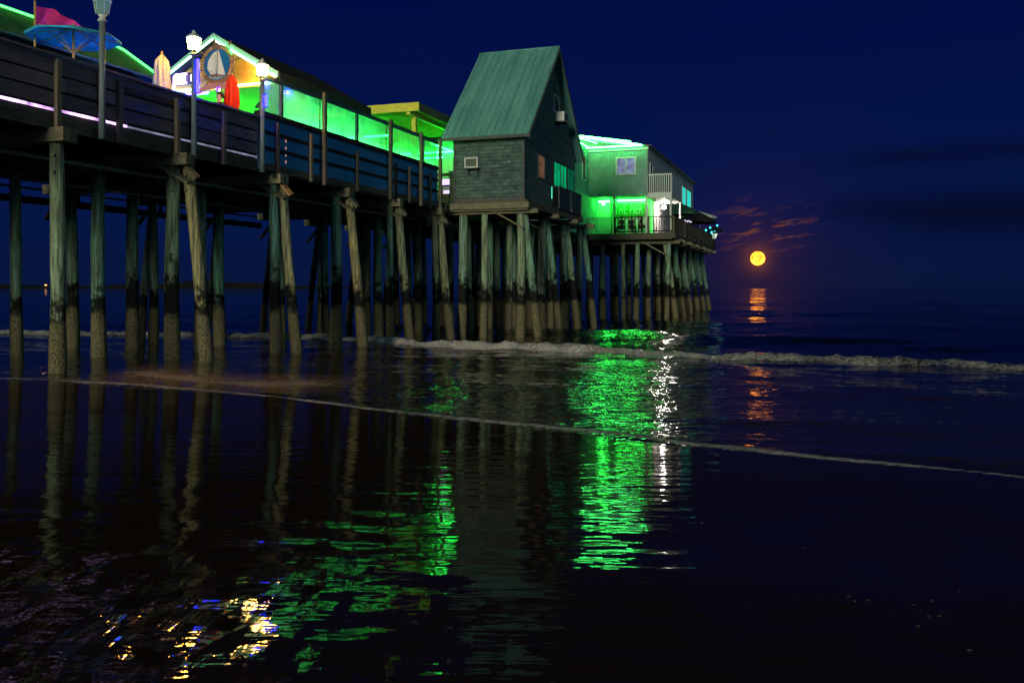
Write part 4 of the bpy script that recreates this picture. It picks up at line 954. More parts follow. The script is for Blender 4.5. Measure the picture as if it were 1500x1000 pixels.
# planters / seated guests behind the dark balustrade
for k, (t, lab) in enumerate(((-2.05, 'seated guest under the first letters of THE PIER sign'), (-2.72, 'seated guest under the middle of THE PIER sign'), (-3.28, 'seated guest under the last letters of THE PIER sign'))):
    person(45.3+0.1*k, t, DECK, R(60-70*k), lab, seated=True, seat=0.66, height=1.55)
    T = Thing('bar_stool', lab.replace('seated guest', 'bar stool of the guest'), 'stool', (45.3+0.1*k, t, DECK), 'bar stools on the restaurant porch')
    s = 45.3+0.1*k
    m = MB(); m.lathe((s, t, DECK+0.50), [(0.16, 0), (0.17, 0.03), (0.15, 0.05)], 14); T.part('seat', m, M_DKMET)
    for q in range(4):
        a = math.pi/4+math.pi/2*q; m = MB(); m.bar((s+0.12*math.cos(a), t+0.12*math.sin(a), DECK+0.5), (s+0.2*math.cos(a), t+0.2*math.sin(a), DECK+0.002), 0.025, 0.025); T.part('leg', m, M_DKMET)
# umbrellas on the side deck
GU = 'umbrellas on the restaurant side deck'
open_umbrella(55.0, -4.6, DECK, 3.0, 1.5, M_GCANVAS, 'dark green umbrella seaward of the balcony', GU, 0.78, stick=M_DKMET)
open_umbrella(60.4, -5.0, DECK, 2.9, 1.75, M_KCANVAS, 'large black umbrella in the middle of the side deck', GU, 0.95)
open_umbrella(66.0, -4.7, DECK, 3.25, 1.5, surf('white_canvas', (0.75, 0.7, 0.66), (0.66, 0.6, 0.58), 0.9), 'white umbrella rising behind the black ones', GU, 0.5)
open_umbrella(66.3, -5.95, DECK, 1.9, 0.72, M_KCANVAS, 'small black umbrella at the outermost corner of the restaurant deck', GU, 0.3, stick=M_DKMET)
person(64.5, -5.1, DECK, R(200), 'dark clothed person standing by the sea end of the deck')
person(55.0, -5.0, DECK, R(170), 'pale shirted person under the black umbrella', shirt=M_PSHIRT)
for s, t, z, mt, lab in ((52.5, -5.35, 6.75, E_TAIL, 'white light string under the green umbrella'), (55.6, -5.2, 6.95, E_TAIL, 'white light string under the black umbrella')):
    T = Thing('light_string', lab, 'light', (s, t, z))
    m = MB(); m.tube([(s-0.9, t, z), (s, t-0.05, z-0.06), (s+0.9, t, z)], 0.05, 8); T.part('bulbs', m, mt)
T = Thing('table_lamp', 'glowing shaded lamp at the outermost deck corner', 'lamp', (67.2, -5.8, 6.3))
m = MB(); m.lathe((67.2, -5.8, 6.2), [(0.12, 0), (0.28, 0.40), (0.26, 0.42)], 14); T.part('lamp_shade', m, emit('shade_lit', (0.75, 0.95, 0.75), 1.2))
m = MB(); m.tube([(67.2, -5.8, DECK), (67.2, -5.8, 6.2)], 0.03, 8); T.part('stem', m, M_DKMET)
T = Thing('cyan_lantern', 'cluster of small cyan lanterns near the outermost deck corner', 'lantern', (65.6, -6.0, 6.6))
m = MB()
for a, b, c in ((65.3, -5.3, 6.75), (66.0, -5.7, 6.6), (65.8, -5.6, 7.0), (66.6, -5.9, 6.75), (66.9, -6.1, 7.25)): m.lathe((a, b, c), [(0.01, 0), (0.08, 0.05), (0.08, 0.12), (0.02, 0.18)], 8)
T.part('globes', m, E_CYAN)
m = MB(); m.tube([(65.3, -5.3, 6.9), (66.0, -5.7, 6.78), (66.9, -6.1, 7.35)], 0.01, 5); m.tube([(65.8, -5.9, 5.3), (65.8, -5.9, 7.2)], 0.03, 6); T.part('stand', m, M_DKMET)

# ------------------------------------------------------------------ shore curves
def polyline(pts, zf):
    out = []
    for px, py in pts:
        k = (px-750)/F; Y = 20.0
        for _ in range(30): Y = (HC - zf(k*Y, Y))*F/(py-HY)
        out.append((k*Y, Y))
    return out
edge = polyline([(0, 556), (60, 557), (150, 562), (300, 573), (400, 582), (500, 595), (600, 607), (700, 617), (850, 632), (1000, 652), (1200, 672), (1400, 690), (1500, 701)], beach_z)
edge = [(-60, 44), (-30, 27.5), (-16, 19.5)] + edge + [(6.5, 6.0), (14, 1.5), (40, -14)]
brk = polyline([(0, 494), (200, 494), (350, 497), (450, 499), (520, 504), (700, 512), (900, 522), (1100, 532), (1300, 540), (1500, 546)], lambda x, y: SEA)
brk = [(-90, 70), (-45, 50)] + brk + [(22, 17.5), (60, -5)]
lob = polyline([(95, 557), (150, 548), (200, 552), (300, 563), (400, 567), (490, 567), (525, 566)], beach_z)
lob2 = polyline([(600, 583), (660, 592), (720, 603), (790, 616), (860, 629)], beach_z)
def cdist(X, Y, c, extend=True):
    """signed distance to a curve (positive seaward)"""
    cx = np.array([p[0] for p in c]); cy = np.array([p[1] for p in c])
    yy = np.interp(X, cx, cy)
    sl = np.interp(X, (cx[:-1]+cx[1:])/2, np.diff(cy)/np.diff(cx))
    return (Y-yy)/np.sqrt(1+sl*sl)
def vnoise(X, Y, scale, seed, octv=3):
    """value noise"""
    rs = np.random.RandomState(seed); T = rs.rand(256, 256); out = 0; amp = 1; tot = 0
    for o in range(octv):
        x = X*scale*(2**o)+o*17.3; y = Y*scale*(2**o)+o*9.1
        xi = np.floor(x).astype(int); yi = np.floor(y).astype(int); fx = x-xi; fy = y-yi
        fx = fx*fx*(3-2*fx); fy = fy*fy*(3-2*fy)
        a = T[xi % 256, yi % 256]; b = T[(xi+1) % 256, yi % 256]; c = T[xi % 256, (yi+1) % 256]; d = T[(xi+1) % 256, (yi+1) % 256]
        out = out+amp*((a*(1-fx)+b*fx)*(1-fy)+(c*(1-fx)+d*fx)*fy); tot += amp; amp *= 0.5
    return out/tot

def grid_mesh(name, X, Y, Z, mat, keep=None, attrs=None):
    ny, nx = X.shape
    me = bpy.data.meshes.new(name)
    co = np.stack([X, Y, Z], -1).reshape(-1, 3).astype(np.float32)
    idx = np.arange(ny*nx).reshape(ny, nx)
    q = np.stack([idx[:-1, :-1], idx[:-1, 1:], idx[1:, 1:], idx[1:, :-1]], -1).reshape(-1, 4)
    if keep is not None:
        kq = keep.reshape(-1)[q].any(1); q = q[kq]
    me.vertices.add(len(co)); me.vertices.foreach_set('co', co.ravel())
    me.loops.add(q.size); me.loops.foreach_set('vertex_index', q.ravel().astype(np.int32))
    me.polygons.add(len(q)); me.polygons.foreach_set('loop_start', (np.arange(len(q))*4).astype(np.int32))
    try: me.polygons.foreach_set('loop_total', np.full(len(q), 4, np.int32))
    except Exception: pass
    me.update(calc_edges=True)
    me.polygons.foreach_set('use_smooth', np.ones(len(q), bool))
    for k, a in (attrs or {}).items():
        at = me.attributes.new(k, 'FLOAT', 'POINT'); at.data.foreach_set('value', a.reshape(-1).astype(np.float32))
    me.materials.append(mat); me.update()
    ob = bpy.data.objects.new(name, me); COL.objects.link(ob); ob['kind'] = 'structure'
    return ob

def beach_material():
    m, nt, out = nodes_of('wet_sand')
    p = N(nt, 'ShaderNodeBsdfPrincipled'); p.inputs['IOR'].default_value = 1.33; p.inputs['Specular IOR Level'].default_value = 0.36
    g = N(nt, 'ShaderNodeNewGeometry')
    sx = N(nt, 'ShaderNodeSeparateXYZ'); L(nt, g.outputs['Position'], sx.inputs[0])
    n0 = N(nt, 'ShaderNodeTexNoise'); n0.inputs['Scale'].default_value = 90; n0.inputs['Detail'].default_value = 3
    L(nt, g.outputs['Position'], n0.inputs['Vector'])
    c = mixc(nt, n0.outputs[0], (0.008, 0.005, 0.003), (0.036, 0.023, 0.014))
    L(nt, c, p.inputs['Base Color'])
    # backwash streaks: long along the slope, narrow across it
    mp = N(nt, 'ShaderNodeMapping'); mp.inputs['Rotation'].default_value = (0, 0, R(14)); mp.inputs['Scale'].default_value = (15, 2.6, 1)
    L(nt, g.outputs['Position'], mp.inputs[0])
    ns = N(nt, 'ShaderNodeTexNoise'); ns.inputs['Scale'].default_value = 1.0; ns.inputs['Detail'].default_value = 3; ns.inputs['Distortion'].default_value = 0.6
    L(nt, mp.outputs[0], ns.inputs['Vector'])
    # gentle water film undulation, crests parallel to the shoreline
    mq = N(nt, 'ShaderNodeMapping'); mq.inputs['Rotation'].default_value = (0, 0, R(24)); mq.inputs['Scale'].default_value = (0.9, 3.6, 1)
    L(nt, g.outputs['Position'], mq.inputs[0])
    nw = N(nt, 'ShaderNodeTexNoise'); nw.inputs['Scale'].default_value = 1.5; nw.inputs['Detail'].default_value = 3
    L(nt, mq.outputs[0], nw.inputs['Vector'])
    # where the streaks are strong: nearest strip
    nm = N(nt, 'ShaderNodeTexNoise'); nm.inputs['Scale'].default_value = 0.55; nm.inputs['Detail'].default_value = 3
    L(nt, g.outputs['Position'], nm.inputs['Vector'])
    near = N(nt, 'ShaderNodeAttribute'); near.attribute_name = 'rough_zone'
    zone = math_node(nt, 'MULTIPLY', near.outputs['Fac'], ramp(nt, nm.outputs[0], [(0.35, (0.35, 0.35, 0.35)), (0.6, (1, 1, 1))]))
    def facets(sx_, sy_, rot, warp):
        mf = N(nt, 'ShaderNodeMapping'); mf.inputs['Rotation'].default_value = (0, 0, R(rot)); mf.inputs['Scale'].default_value = (sx_, sy_, 1)
        wsc = N(nt, 'ShaderNodeTexNoise'); wsc.inputs['Scale'].default_value = 7; wsc.inputs['Detail'].default_value = 4; L(nt, g.outputs['Position'], wsc.inputs['Vector'])
        wo = N(nt, 'ShaderNodeVectorMath', operation='MULTIPLY_ADD'); L(nt, wsc.outputs['Color'], wo.inputs[0]); wo.inputs[1].default_value = (warp, warp, 0); L(nt, g.outputs['Position'], wo.inputs[2])
        L(nt, wo.outputs[0], mf.inputs[0])
        vo = N(nt, 'ShaderNodeTexVoronoi'); vo.voronoi_dimensions = '2D'; vo.inputs['Scale'].default_value = 1.0; L(nt, mf.outputs[0], vo.inputs['Vector'])
        cs = N(nt, 'ShaderNodeVectorMath', operation='SUBTRACT'); L(nt, vo.outputs['Color'], cs.inputs[0]); cs.inputs[1].default_value = (0.5, 0.5, 0.5); return cs.outputs[0]
    fc1 = facets(14.0, 3.4, 14, 0.09); fc2 = facets(2.5, 5.0, -10, 0.16)
    b1 = N(nt, 'ShaderNodeBump'); b1.inputs['Distance'].default_value = 0.008; b1.inputs['Strength'].default_value = 1.0
    L(nt, math_node(nt, 'MULTIPLY', nw.outputs[0], 0.9), b1.inputs['Height'])
    b2 = N(nt, 'ShaderNodeBump'); b2.inputs['Distance'].default_value = 0.003; b2.inputs['Strength'].default_value = 1.0
    L(nt, math_node(nt, 'MULTIPLY', ns.outputs[0], zone), b2.inputs['Height']); L(nt, b1.outputs[0], b2.inputs['Normal'])
    b3 = N(nt, 'ShaderNodeBump'); b3.inputs['Distance'].default_value = 0.0002; b3.inputs['Strength'].default_value = 0.5
    L(nt, math_node(nt, 'MULTIPLY', n0.outputs[0], math_node(nt, 'MULTIPLY_ADD', zone, 0.9, 0.1)), b3.inputs['Height']); L(nt, b2.outputs[0], b3.inputs['Normal'])
    L(nt, math_node(nt, 'MULTIPLY_ADD', near.outputs['Fac'], 0.62, 0.34), p.inputs['Specular IOR Level'])
    t1 = N(nt, 'ShaderNodeVectorMath', operation='MULTIPLY'); L(nt, fc1, t1.inputs[0]); t1.inputs[1].default_value = (0.15, 0.13, 0)
    t1s = N(nt, 'ShaderNodeVectorMath', operation='SCALE'); L(nt, t1.outputs[0], t1s.inputs[0]); L(nt, zone, t1s.inputs['Scale'])
    t2 = N(nt, 'ShaderNodeVectorMath', operation='MULTIPLY'); L(nt, fc2, t2.inputs[0]); t2.inputs[1].default_value = (0.045, 0.06, 0)
    mid = N(nt, 'ShaderNodeAttribute'); mid.attribute_name = 'mid_zone'
    t2s = N(nt, 'ShaderNodeVectorMath', operation='SCALE'); L(nt, t2.outputs[0], t2s.inputs[0]); L(nt, mid.outputs['Fac'], t2s.inputs['Scale'])
    sA = N(nt, 'ShaderNodeVectorMath', operation='ADD'); L(nt, t1s.outputs[0], sA.inputs[0]); L(nt, t2s.outputs[0], sA.inputs[1])
    sB = N(nt, 'ShaderNodeVectorMath', operation='ADD'); L(nt, sA.outputs[0], sB.inputs[0]); L(nt, b3.outputs[0], sB.inputs[1])
    sN = N(nt, 'ShaderNodeVectorMath', operation='NORMALIZE'); L(nt, sB.outputs[0], sN.inputs[0])
    L(nt, sN.outputs[0], p.inputs['Normal'])
    L(nt, math_node(nt, 'MULTIPLY_ADD', zone, 0.01, 0.035), p.inputs['Roughness'])
    df = N(nt, 'ShaderNodeBsdfDiffuse'); L(nt, mixc(nt, n0.outputs[0], (0.020, 0.012, 0.007), (0.060, 0.038, 0.022)), df.inputs[0])
    npx = N(nt, 'ShaderNodeMapping'); npx.inputs['Rotation'].default_value = (0, 0, R(24)); npx.inputs['Scale'].default_value = (0.35, 0.9, 1); L(nt, g.outputs['Position'], npx.inputs[0])
    npt = N(nt, 'ShaderNodeTexNoise'); npt.inputs['Scale'].default_value = 1.0; npt.inputs['Detail'].default_value = 6; npt.inputs['Roughness'].default_value = 0.65; L(nt, npx.outputs[0], npt.inputs['Vector'])
    mxs = N(nt, 'ShaderNodeMixShader'); L(nt, ramp(nt, npt.outputs[0], [(0.36, (0.22, 0.22, 0.22)), (0.62, (0.60, 0.60, 0.60))]), mxs.inputs[0])
    L(nt, p.outputs[0], mxs.inputs[1]); L(nt, df.outputs[0], mxs.inputs[2])
    L(nt, mxs.outputs[0], out.inputs[0]); return m

def sea_material():
    m, nt, out = nodes_of('sea_water')
    p = N(nt, 'ShaderNodeBsdfPrincipled'); p.inputs['IOR'].default_value = 1.33
    g = N(nt, 'ShaderNodeNewGeometry')
    sw = N(nt, 'ShaderNodeAttribute'); sw.attribute_name = 'swash'
    fo = N(nt, 'ShaderNodeAttribute'); fo.attribute_name = 'foam'
    base = mixc(nt, sw.outputs['Fac'], (0.003, 0.007, 0.010), (0.034, 0.025, 0.014))
    mq = N(nt, 'ShaderNodeMapping'); mq.inputs['Rotation'].default_value = (0, 0, R(24)); mq.inputs['Scale'].default_value = (0.9, 2.0, 1)
    L(nt, g.outputs['Position'], mq.inputs[0])
    def wn(scale, det, dist):
        q = N(nt, 'ShaderNodeTexNoise'); q.inputs['Scale'].default_value = scale; q.inputs['Detail'].default_value = det; q.inputs['Distortion'].default_value = dist
        L(nt, mq.outputs[0], q.inputs['Vector']); return q.outputs[0]
    n3 = N(nt, 'ShaderNodeTexNoise'); n3.inputs['Scale'].default_value = 11; n3.inputs['Detail'].default_value = 6; n3.inputs['Roughness'].default_value = 0.7
    L(nt, g.outputs['Position'], n3.inputs['Vector'])
    hh = math_node(nt, 'ADD', math_node(nt, 'MULTIPLY', wn(1.35, 1.5, 0.9), 0.030), math_node(nt, 'MULTIPLY', wn(0.45, 1, 0.6), 0.050))
    hh = math_node(nt, 'ADD', hh, math_node(nt, 'MULTIPLY', wn(0.14, 1, 0.4), 0.11))
    hh = math_node(nt, 'ADD', hh, math_node(nt, 'MULTIPLY', math_node(nt, 'MULTIPLY', wn(3.2, 1, 0.7), 0.0210), sw.outputs['Fac']))
    b = N(nt, 'ShaderNodeBump'); b.inputs['Strength'].default_value = 1.0; b.inputs['Distance'].default_value = 1.0
    L(nt, hh, b.inputs['Height'])
    # foam
    fn = math_node(nt, 'ADD', math_node(nt, 'MULTIPLY', fo.outputs['Fac'], 1.5), math_node(nt, 'MULTIPLY_ADD', n3.outputs[0], 2.2, -1.55))
    fm = ramp(nt, fn, [(0.12, (0, 0, 0)), (0.95, (1, 1, 1))])
    si = N(nt, 'ShaderNodeAttribute'); si.attribute_name = 'lobe_tan'
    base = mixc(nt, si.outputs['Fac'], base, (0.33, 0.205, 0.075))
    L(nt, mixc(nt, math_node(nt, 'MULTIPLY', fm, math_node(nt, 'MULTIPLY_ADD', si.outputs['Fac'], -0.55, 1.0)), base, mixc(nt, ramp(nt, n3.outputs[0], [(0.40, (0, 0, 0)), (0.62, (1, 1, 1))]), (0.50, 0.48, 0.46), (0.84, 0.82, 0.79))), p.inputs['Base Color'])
    L(nt, math_node(nt, 'MULTIPLY_ADD', fm, 0.75, 0.03), p.inputs['Roughness'])
    L(nt, math_node(nt, 'MULTIPLY_ADD', fm, -0.25, 0.36), p.inputs['Specular IOR Level'])
    b2 = N(nt, 'ShaderNodeBump'); b2.inputs['Strength'].default_value = 1.0; b2.inputs['Distance'].default_value = 0.03
    L(nt, math_node(nt, 'MULTIPLY', n3.outputs[0], fm), b2.inputs['Height']); L(nt, b.outputs[0], b2.inputs['Normal'])
    L(nt, b2.outputs[0], p.inputs['Normal'])
    L(nt, p.outputs[0], out.inputs[0]); return m

# beach
xs = np.concatenate([np.linspace(-70, -16, 90), np.linspace(-15.9, 10, 330), np.linspace(10.2, 50, 90)])
ys = np.concatenate([np.linspace(-14, 2, 40), np.linspace(2.04, 14, 300), np.linspace(14.1, 60, 160)])
X, Y = np.meshgrid(xs, ys)
Zb = beach_z(X, Y)
de = cdist(X, Y, edge)
und = 0.010*(vnoise(X, Y, 0.28, 3, 2)-0.5)+0.004*(vnoise(X*0.6+Y*0.2, Y*1.6, 0.9, 5, 2)-0.5)
# ripple field nearest the camera (sand ripples and drained hollows)
u = X*0.97-Y*0.25; v = X*0.25+Y*0.97
zone = np.clip((5.6+0.55*np.clip(-X, -2, 6)*0.5 - Y)/2.2, 0, 1)*np.clip((0.9-X)/1.8, 0.12, 1)
zone = zone*zone*(3-2*zone)
rip = (vnoise(u*1.0, v*0.22, 4.5, 11, 3)-0.5)*0.010*zone
Zb2 = Zb+und*np.clip(-de/2+1, 0, 1)*1.0+rip
grid_mesh('beach', X, Y, Zb2, beach_material(), attrs={'rough_zone': np.clip(zone, 0.0, 1), 'mid_zone': np.clip((8.0-Y)/2.5, 0.05, 1)})

# sea
rows = 860; cols = 620
ry = 4.2*np.exp(np.linspace(0, math.log(9000/4.2), rows))-1.5
kx = np.linspace(-1, 1, cols); kx = np.sign(kx)*(0.62*np.abs(kx)+0.9*np.abs(kx)**3)
Yg = np.repeat(ry[:, None], cols, 1); Xg = (Yg+3.0)*kx[None, :]
dy = np.gradient(ry)[:, None]+0*Xg
de = cdist(Xg, Yg, edge); db = cdist(Xg, Yg, brk)
bz = beach_z(Xg, Yg)
film = np.clip(0.02*de, -0.3, 0.045)
swz = bz+film
zz = np.where(swz > SEA+0.06, swz, SEA)
kk = 0.05; h = np.clip(0.5+0.5*(swz-SEA)/kk, 0, 1); zz = SEA*(1-h)+swz*h+kk*h*(1-h)*0.5
far = np.clip((de-0.5)/6, 0, 1)
rs = np.random.RandomState(4); ch = 0*Xg
for i in range(46):
    lam = 0.55*(1.105**i) ; ang = R(243)+rs.normal(0, 0.55); k = 2*math.pi/lam
    att = np.clip((lam/dy-2.5)/2.5, 0, 1)
    amp = 0.0052*lam**0.75 if lam < 5 else 0.0052*5**0.75*(5/lam)**0.5
    amp = min(amp, 0.016)
    ch = ch+amp*0.55*att*np.sin(k*(Xg*math.cos(ang)+Yg*math.sin(ang))+rs.rand()*6.28+1.5*vnoise(Xg, Yg, 0.15/lam**0.5, i, 1))
ch = ch*(0.28+0.72*far)
# swells behind the breaker
wob = 3.0*(vnoise(Xg, Yg, 0.03, 21, 2)-0.5)
def crest(d, w): return np.exp(-(d/w)**2)
q = db+wob
sw = 0.26*crest(q-9.5, 2.0)+0.24*crest(q-24, 3.4)+0.30*crest(q-48, 6)+0.3*crest(q-90, 9)
seg = np.clip((Xg+5.5)/1.2, 0, 1)
lf = 0.55+0.9*vnoise(Xg, Yg, 0.22, 61, 2); lf = lf*np.clip(1.15-(Xg+4)/30, 0.62, 1.15)
brh = lf*(0.20*seg+0.13*(1-seg))
wv = 0.30*(vnoise(Xg, Yg, 0.8, 31, 3)-0.5)+0.5*(vnoise(Xg, Yg, 0.25, 32, 2)-0.5)
dbb = db+wv
prof = np.where(dbb < 0, np.exp(-(dbb/0.32)**2), np.exp(-(dbb/1.3)**2))
lump = (0.24*(vnoise(Xg+0.5*Yg, Yg*0.8, 1.7, 33, 4)-0.5)+0.12*(vnoise(Xg, Yg, 4.0, 34, 2)-0.5))*np.exp(-(dbb/0.75)**2)
Zs = zz+ch+sw+brh*prof+lump
wdt = (0.18+0.75*vnoise(Xg, Yg, 0.5, 35, 3))*lf
foam = np.clip(1.25*np.exp(-(np.abs(dbb+0.15)/wdt)**2.2)*(0.70+0.35*seg), 0, 1)*(0.55+0.75*vnoise(Xg+0.6*Yg, Yg, 1.6, 36, 3))
foam = foam*np.clip(1.08-(Xg+1)/30, 0.66, 1.05)
foam = np.maximum(foam, 0.50*np.exp(-((dbb-0.9)/0.9)**2)*np.clip(vnoise(Xg*0.6, Yg*1.5, 1.3, 37, 3)*2.2-0.9, 0, 1))
foam = np.maximum(foam, 0.42*np.exp(-((dbb+1.2)/1.0)**2)*vnoise(Xg, Yg, 2.0, 41, 3)*1.3)
en = 0.10*(vnoise(Xg, Yg, 1.5, 42, 3)-0.5)
foam = np.maximum(foam, np.clip(1.0-np.abs(de+en*1.6-0.10)/(0.10+0.22*vnoise(Xg, Yg, 0.7, 52, 2)), 0, 1))
foam = np.maximum(foam, np.clip(vnoise(Xg, Yg, 2.2, 51, 4)*2.4-1.0, 0, 1)*0.75*np.clip(1-de/1.6, 0, 1)*(de > 0))
Zs = Zs+0.014*np.exp(-((de-0.10)/0.10)**2)
mk = ((Xg > lob[0][0]) & (Xg < lob[-1][0]+0.3))
dl = cdist(Xg, Yg, lob)
fade = np.clip((Xg-lob[0][0])/1.0, 0, 1)*np.clip((lob[-1][0]+0.3-Xg)/1.2, 0, 1)
foam = np.maximum(foam, mk*fade*np.clip(0.85-np.abs(dl+en*2-0.2)/0.55, 0, 1))
foam = np.maximum(foam, mk*fade*0.55*vnoise(Xg, Yg*2.5, 1.2, 45, 3)*np.clip(1-np.abs(dl-1.0)/1.3, 0, 1)*1.2)
dl2 = cdist(Xg, Yg, lob2); mk2 = ((Xg > lob2[0][0]) & (Xg < lob2[-1][0]))
foam = np.maximum(foam, mk2*np.clip(0.62-np.abs(dl2+en)/0.16, 0, 1))
lobe_tan = mk*fade*np.clip(1.5-np.abs(dl-0.3+en*4)/(0.5+1.5*vnoise(Xg, Yg*2.2, 0.6, 63, 3)), 0, 1)*(de > 0)*(0.35+0.9*vnoise(Xg*0.7, Yg*3, 1.4, 64, 3))  # patchy tan tint over the foam lobe
lobe_tan = np.clip(lobe_tan, 0, 1)
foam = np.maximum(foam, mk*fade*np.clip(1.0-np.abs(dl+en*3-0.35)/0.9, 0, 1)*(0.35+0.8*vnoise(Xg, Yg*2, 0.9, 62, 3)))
swash = np.clip(1-(db+6)/6, 0, 1)
grid_mesh('sea', Xg, Yg, Zs, sea_material(), keep=(de > -0.5), attrs={'foam': foam, 'swash': swash, 'lobe_tan': lobe_tan})

# pebbles on the wet sand (countable few)
M_SHELL = surf('shell', (0.10, 0.09, 0.07), (0.05, 0.045, 0.04), 0.5, 20)
peb = [(1028, 766), (1176, 802), (1243, 873), (1252, 880), (1272, 879), (1405, 866), (1338, 886), (1365, 880), (1360, 903), (1376, 902), (1345, 917), (1420, 952)]
for px, py in peb:
    k = (px-750)/F; Yp = 5.0
    for _ in range(20): Yp = (HC-beach_z(k*Yp, Yp))*F/(py-HY)
    bm = bmesh.new(); bmesh.ops.create_icosphere(bm, subdivisions=2, radius=0.009)
    for v in bm.verts: v.co.z *= 0.4; v.co.x *= random.uniform(1.2, 1.5); v.co *= random.uniform(.9, 1.1)
    me = bpy.data.meshes.new('shell'); bm.to_mesh(me); bm.free(); me.materials.append(M_SHELL)
    ob = bpy.data.objects.new('sea_shell', me); COL.objects.link(ob); ob.location = (k*Yp, Yp, beach_z(k*Yp, Yp)+0.003); ob.rotation_euler = (0, 0, random.random()*6)
    tag(ob, 'tiny pale shell lying on the dark wet sand', 'shell', 'shells scattered on the wet sand')

# ------------------------------------------------------------------ far headland with lights
m = MB(); vs = []
n = 60
prof = []
for i in range(n+1):
    x = -2300+i*33; hgt = 30*(0.55+0.30*math.sin(i*0.17+1)+0.10*math.sin(i*0.9)+0.06*math.sin(i*2.3))*min(1, (n-i)/22)
    prof.append((x, max(1.5, hgt)))
for x, hgt in prof: vs += [(x, 3000, -3), (x, 3060, hgt), (x, 3300, hgt*0.9), (x, 3400, -3)]
fs = []
for i in range(n):
    for k in range(3): a = i*4+k; fs.append((a, a+4, a+5, a+1))
me = bpy.data.meshes.new('headland'); me.from_pydata(vs, [], fs); me.materials.append(M_HILL)
ob = bpy.data.objects.new('headland_hill', me); COL.objects.link(ob); ob['kind'] = 'structure'
for (px, py), lab in (((18, 420), 'pair of orange house lights low on the dark headland'), ((67, 417.5), 'orange house light higher up the dark headland')):
    Yp = 3005.0 if py > 419 else 3040.0; k = (px-750)/F
    bm = bmesh.new(); bmesh.ops.create_icosphere(bm, subdivisions=2, radius=2.6)
    for v in bm.verts: v.co.x *= 1.6
    me = bpy.data.meshes.new('light'); bm.to_mesh(me); bm.free(); me.materials.append(E_FAR)
    ob = bpy.data.objects.new('shore_light', me); COL.objects.link(ob); ob.location = (k*Yp, Yp, HC+(HY-py)/F*Yp)
    tag(ob, lab, 'light', 'lights on the distant headland')

# ------------------------------------------------------------------ moon
MD = Vector((360/F, 1, 43.5/F)); YM = 7000.0
bm = bmesh.new(); bmesh.ops.create_uvsphere(bm, u_segments=48, v_segments=24, radius=10.4/F*YM)
for f in bm.faces: f.smooth = True
me = bpy.data.meshes.new('moon'); bm.to_mesh(me); bm.free(); me.materials.append(moon_mat())
ob = bpy.data.objects.new('moon', me); COL.objects.link(ob); ob.location = MD*YM+Vector((0, 0, HC))
tag(ob, 'full orange moon low over the sea horizon', 'moon')

# ------------------------------------------------------------------ sky
w = bpy.data.worlds.new('World'); sc.world = w; w.use_nodes = True; nt = w.node_tree; nt.nodes.clear()
out = nt.nodes.new('ShaderNodeOutputWorld'); bg = nt.nodes.new('ShaderNodeBackground'); L(nt, bg.outputs[0], out.inputs[0])
tc = nt.nodes.new('ShaderNodeTexCoord'); sx = nt.nodes.new('ShaderNodeSeparateXYZ'); nv = N(nt, 'ShaderNodeVectorMath', operation='NORMALIZE')
L(nt, tc.outputs['Generated'], nv.inputs[0]); L(nt, nv.outputs[0], sx.inputs[0])
base = ramp(nt, math_node(nt, 'ABSOLUTE', sx.outputs[2]), [(0.0, (0.0024, 0.0080, 0.043)), (0.10, (0.0012, 0.0080, 0.064)), (0.30, (0.0006, 0.0038, 0.056)), (0.42, (0.0004, 0.0016, 0.014)), (1.0, (0.0003, 0.001, 0.008))])
md = MD.normalized()
dp = N(nt, 'ShaderNodeVectorMath', operation='DOT_PRODUCT'); L(nt, nv.outputs[0], dp.inputs[0]); dp.inputs[1].default_value = md
g1 = math_node(nt, 'POWER', math_node(nt, 'MAXIMUM', dp.outputs['Value'], 0.0), 170)
g2 = math_node(nt, 'POWER', math_node(nt, 'MAXIMUM', dp.outputs['Value'], 0.0), 1500)
g3 = math_node(nt, 'POWER', math_node(nt, 'MAXIMUM', dp.outputs['Value'], 0.0), 12000)
def addc(a, fac, colr):
    cc = N(nt, 'ShaderNodeVectorMath', operation='SCALE'); cc.inputs[0].default_value = colr; L(nt, fac, cc.inputs['Scale'])
    s_ = N(nt, 'ShaderNodeVectorMath', operation='ADD'); L(nt, a, s_.inputs[0]); L(nt, cc.outputs[0], s_.inputs[1]); return s_.outputs[0]
tw = N(nt, 'ShaderNodeVectorMath', operation='DOT_PRODUCT'); L(nt, nv.outputs[0], tw.inputs[0]); tw.inputs[1].default_value = Vector((0.80, -0.58, 0.12)).normalized()
gt = math_node(nt, 'POWER', math_node(nt, 'MAXIMUM', tw.outputs['Value'], 0.0), 5)
base = addc(base, gt, (0.16, 0.34, 0.34))  # teal glow added behind the camera to light piles and house
col = addc(base, g1, (0.006, 0.0, -0.004)); col = addc(col, g2, (0.024, 0.004, -0.006)); col = addc(col, g3, (0.14, 0.035, -0.01))
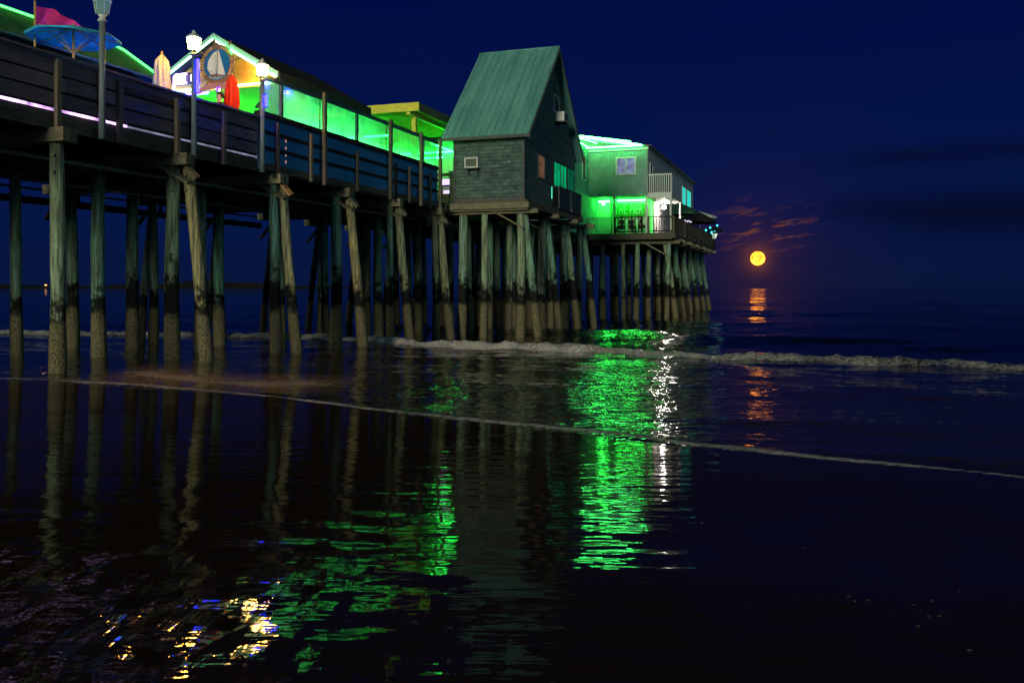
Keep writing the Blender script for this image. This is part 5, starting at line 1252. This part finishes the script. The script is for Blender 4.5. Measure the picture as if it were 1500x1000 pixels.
# clouds
az = math_node(nt, 'ARCTAN2', sx.outputs[0], sx.outputs[1])
cv = N(nt, 'ShaderNodeCombineXYZ'); L(nt, math_node(nt, 'MULTIPLY', az, 22.0), cv.inputs[0]); L(nt, math_node(nt, 'MULTIPLY', math_node(nt, 'MULTIPLY_ADD', az, -0.16, sx.outputs[2]), 120.0), cv.inputs[1])
nc = N(nt, 'ShaderNodeTexNoise'); nc.inputs['Scale'].default_value = 1.0; nc.inputs['Detail'].default_value = 8; nc.inputs['Roughness'].default_value = 0.62; L(nt, cv.outputs[0], nc.inputs['Vector'])
def gauss(v, c, wd):
    a = math_node(nt, 'DIVIDE', math_node(nt, 'SUBTRACT', v, c), wd); return math_node(nt, 'EXPONENT', math_node(nt, 'MULTIPLY', math_node(nt, 'MULTIPLY', a, a), -1.0))
el = sx.outputs[2]
cm = math_node(nt, 'MULTIPLY', ramp(nt, nc.outputs[0], [(0.53, (0, 0, 0)), (0.61, (1, 1, 1))]), math_node(nt, 'MULTIPLY', gauss(az, 0.275, 0.042), gauss(el, 0.064, 0.020)))
# dark bands
cv2 = N(nt, 'ShaderNodeCombineXYZ'); L(nt, math_node(nt, 'MULTIPLY', az, 3.0), cv2.inputs[0]); L(nt, math_node(nt, 'MULTIPLY', el, 26.0), cv2.inputs[1])
nd = N(nt, 'ShaderNodeTexNoise'); nd.inputs['Scale'].default_value = 1.0; nd.inputs['Detail'].default_value = 6; L(nt, cv2.outputs[0], nd.inputs['Vector'])
band = math_node(nt, 'ADD', math_node(nt, 'MULTIPLY', gauss(el, 0.076, 0.024), 1.0), math_node(nt, 'MULTIPLY', gauss(el, 0.135, 0.010), 0.7))
dk = math_node(nt, 'MULTIPLY', band, ramp(nt, math_node(nt, 'ADD', az, math_node(nt, 'MULTIPLY', nd.outputs[0], 0.25)), [(0.42, (0, 0, 0)), (0.55, (1, 1, 1))]))
dk = math_node(nt, 'MULTIPLY', dk, 0.85, clamp=True)
col = mixc(nt, dk, col, (0.0014, 0.003, 0.016))
faint = math_node(nt, 'MULTIPLY', ramp(nt, nd.outputs[0], [(0.45, (0, 0, 0)), (0.8, (1, 1, 1))]), 0.4)
col = mixc(nt, faint, col, (0.0030, 0.0060, 0.042))
col = mixc(nt, math_node(nt, 'MULTIPLY', cm, 1.0), col, (0.15, 0.045, 0.028))
L(nt, col, bg.inputs[0]); bg.inputs[1].default_value = 1.0

# ------------------------------------------------------------------ the glow of the beach town behind the camera
sd = bpy.data.lights.new('Sun', 'SUN'); sd.energy = 1.5; sd.angle = R(10); sd.color = (0.97, 0.97, 0.74)
so = bpy.data.objects.new('Sun', sd); COL.objects.link(so)
sdir = Vector((0.27, 0.93, -0.13)).normalized()
so.rotation_euler = sdir.to_track_quat('-Z', 'Y').to_euler()

# ------------------------------------------------------------------ camera
cd = bpy.data.cameras.new('Camera'); cam = bpy.data.objects.new('Camera', cd); COL.objects.link(cam); sc.camera = cam
cam.location = (0, 0, HC); cam.rotation_euler = (R(90), 0, 0)
cd.sensor_width = 36; cd.lens = F/1500*36; cd.shift_y = -(500-HY)/1500; cd.clip_end = 30000; cd.clip_start = 0.05
sc.view_settings.view_transform = 'Standard'; sc.view_settings.look = 'None'; sc.view_settings.exposure = 0; sc.view_settings.gamma = 1
sc.cycles.use_denoising = True; sc.cycles.max_bounces = 6; sc.cycles.diffuse_bounces = 3; sc.cycles.glossy_bounces = 3; sc.cycles.transparent_max_bounces = 12
sc.cycles.sample_clamp_indirect = 12; sc.cycles.caustics_reflective = False; sc.cycles.caustics_refractive = False
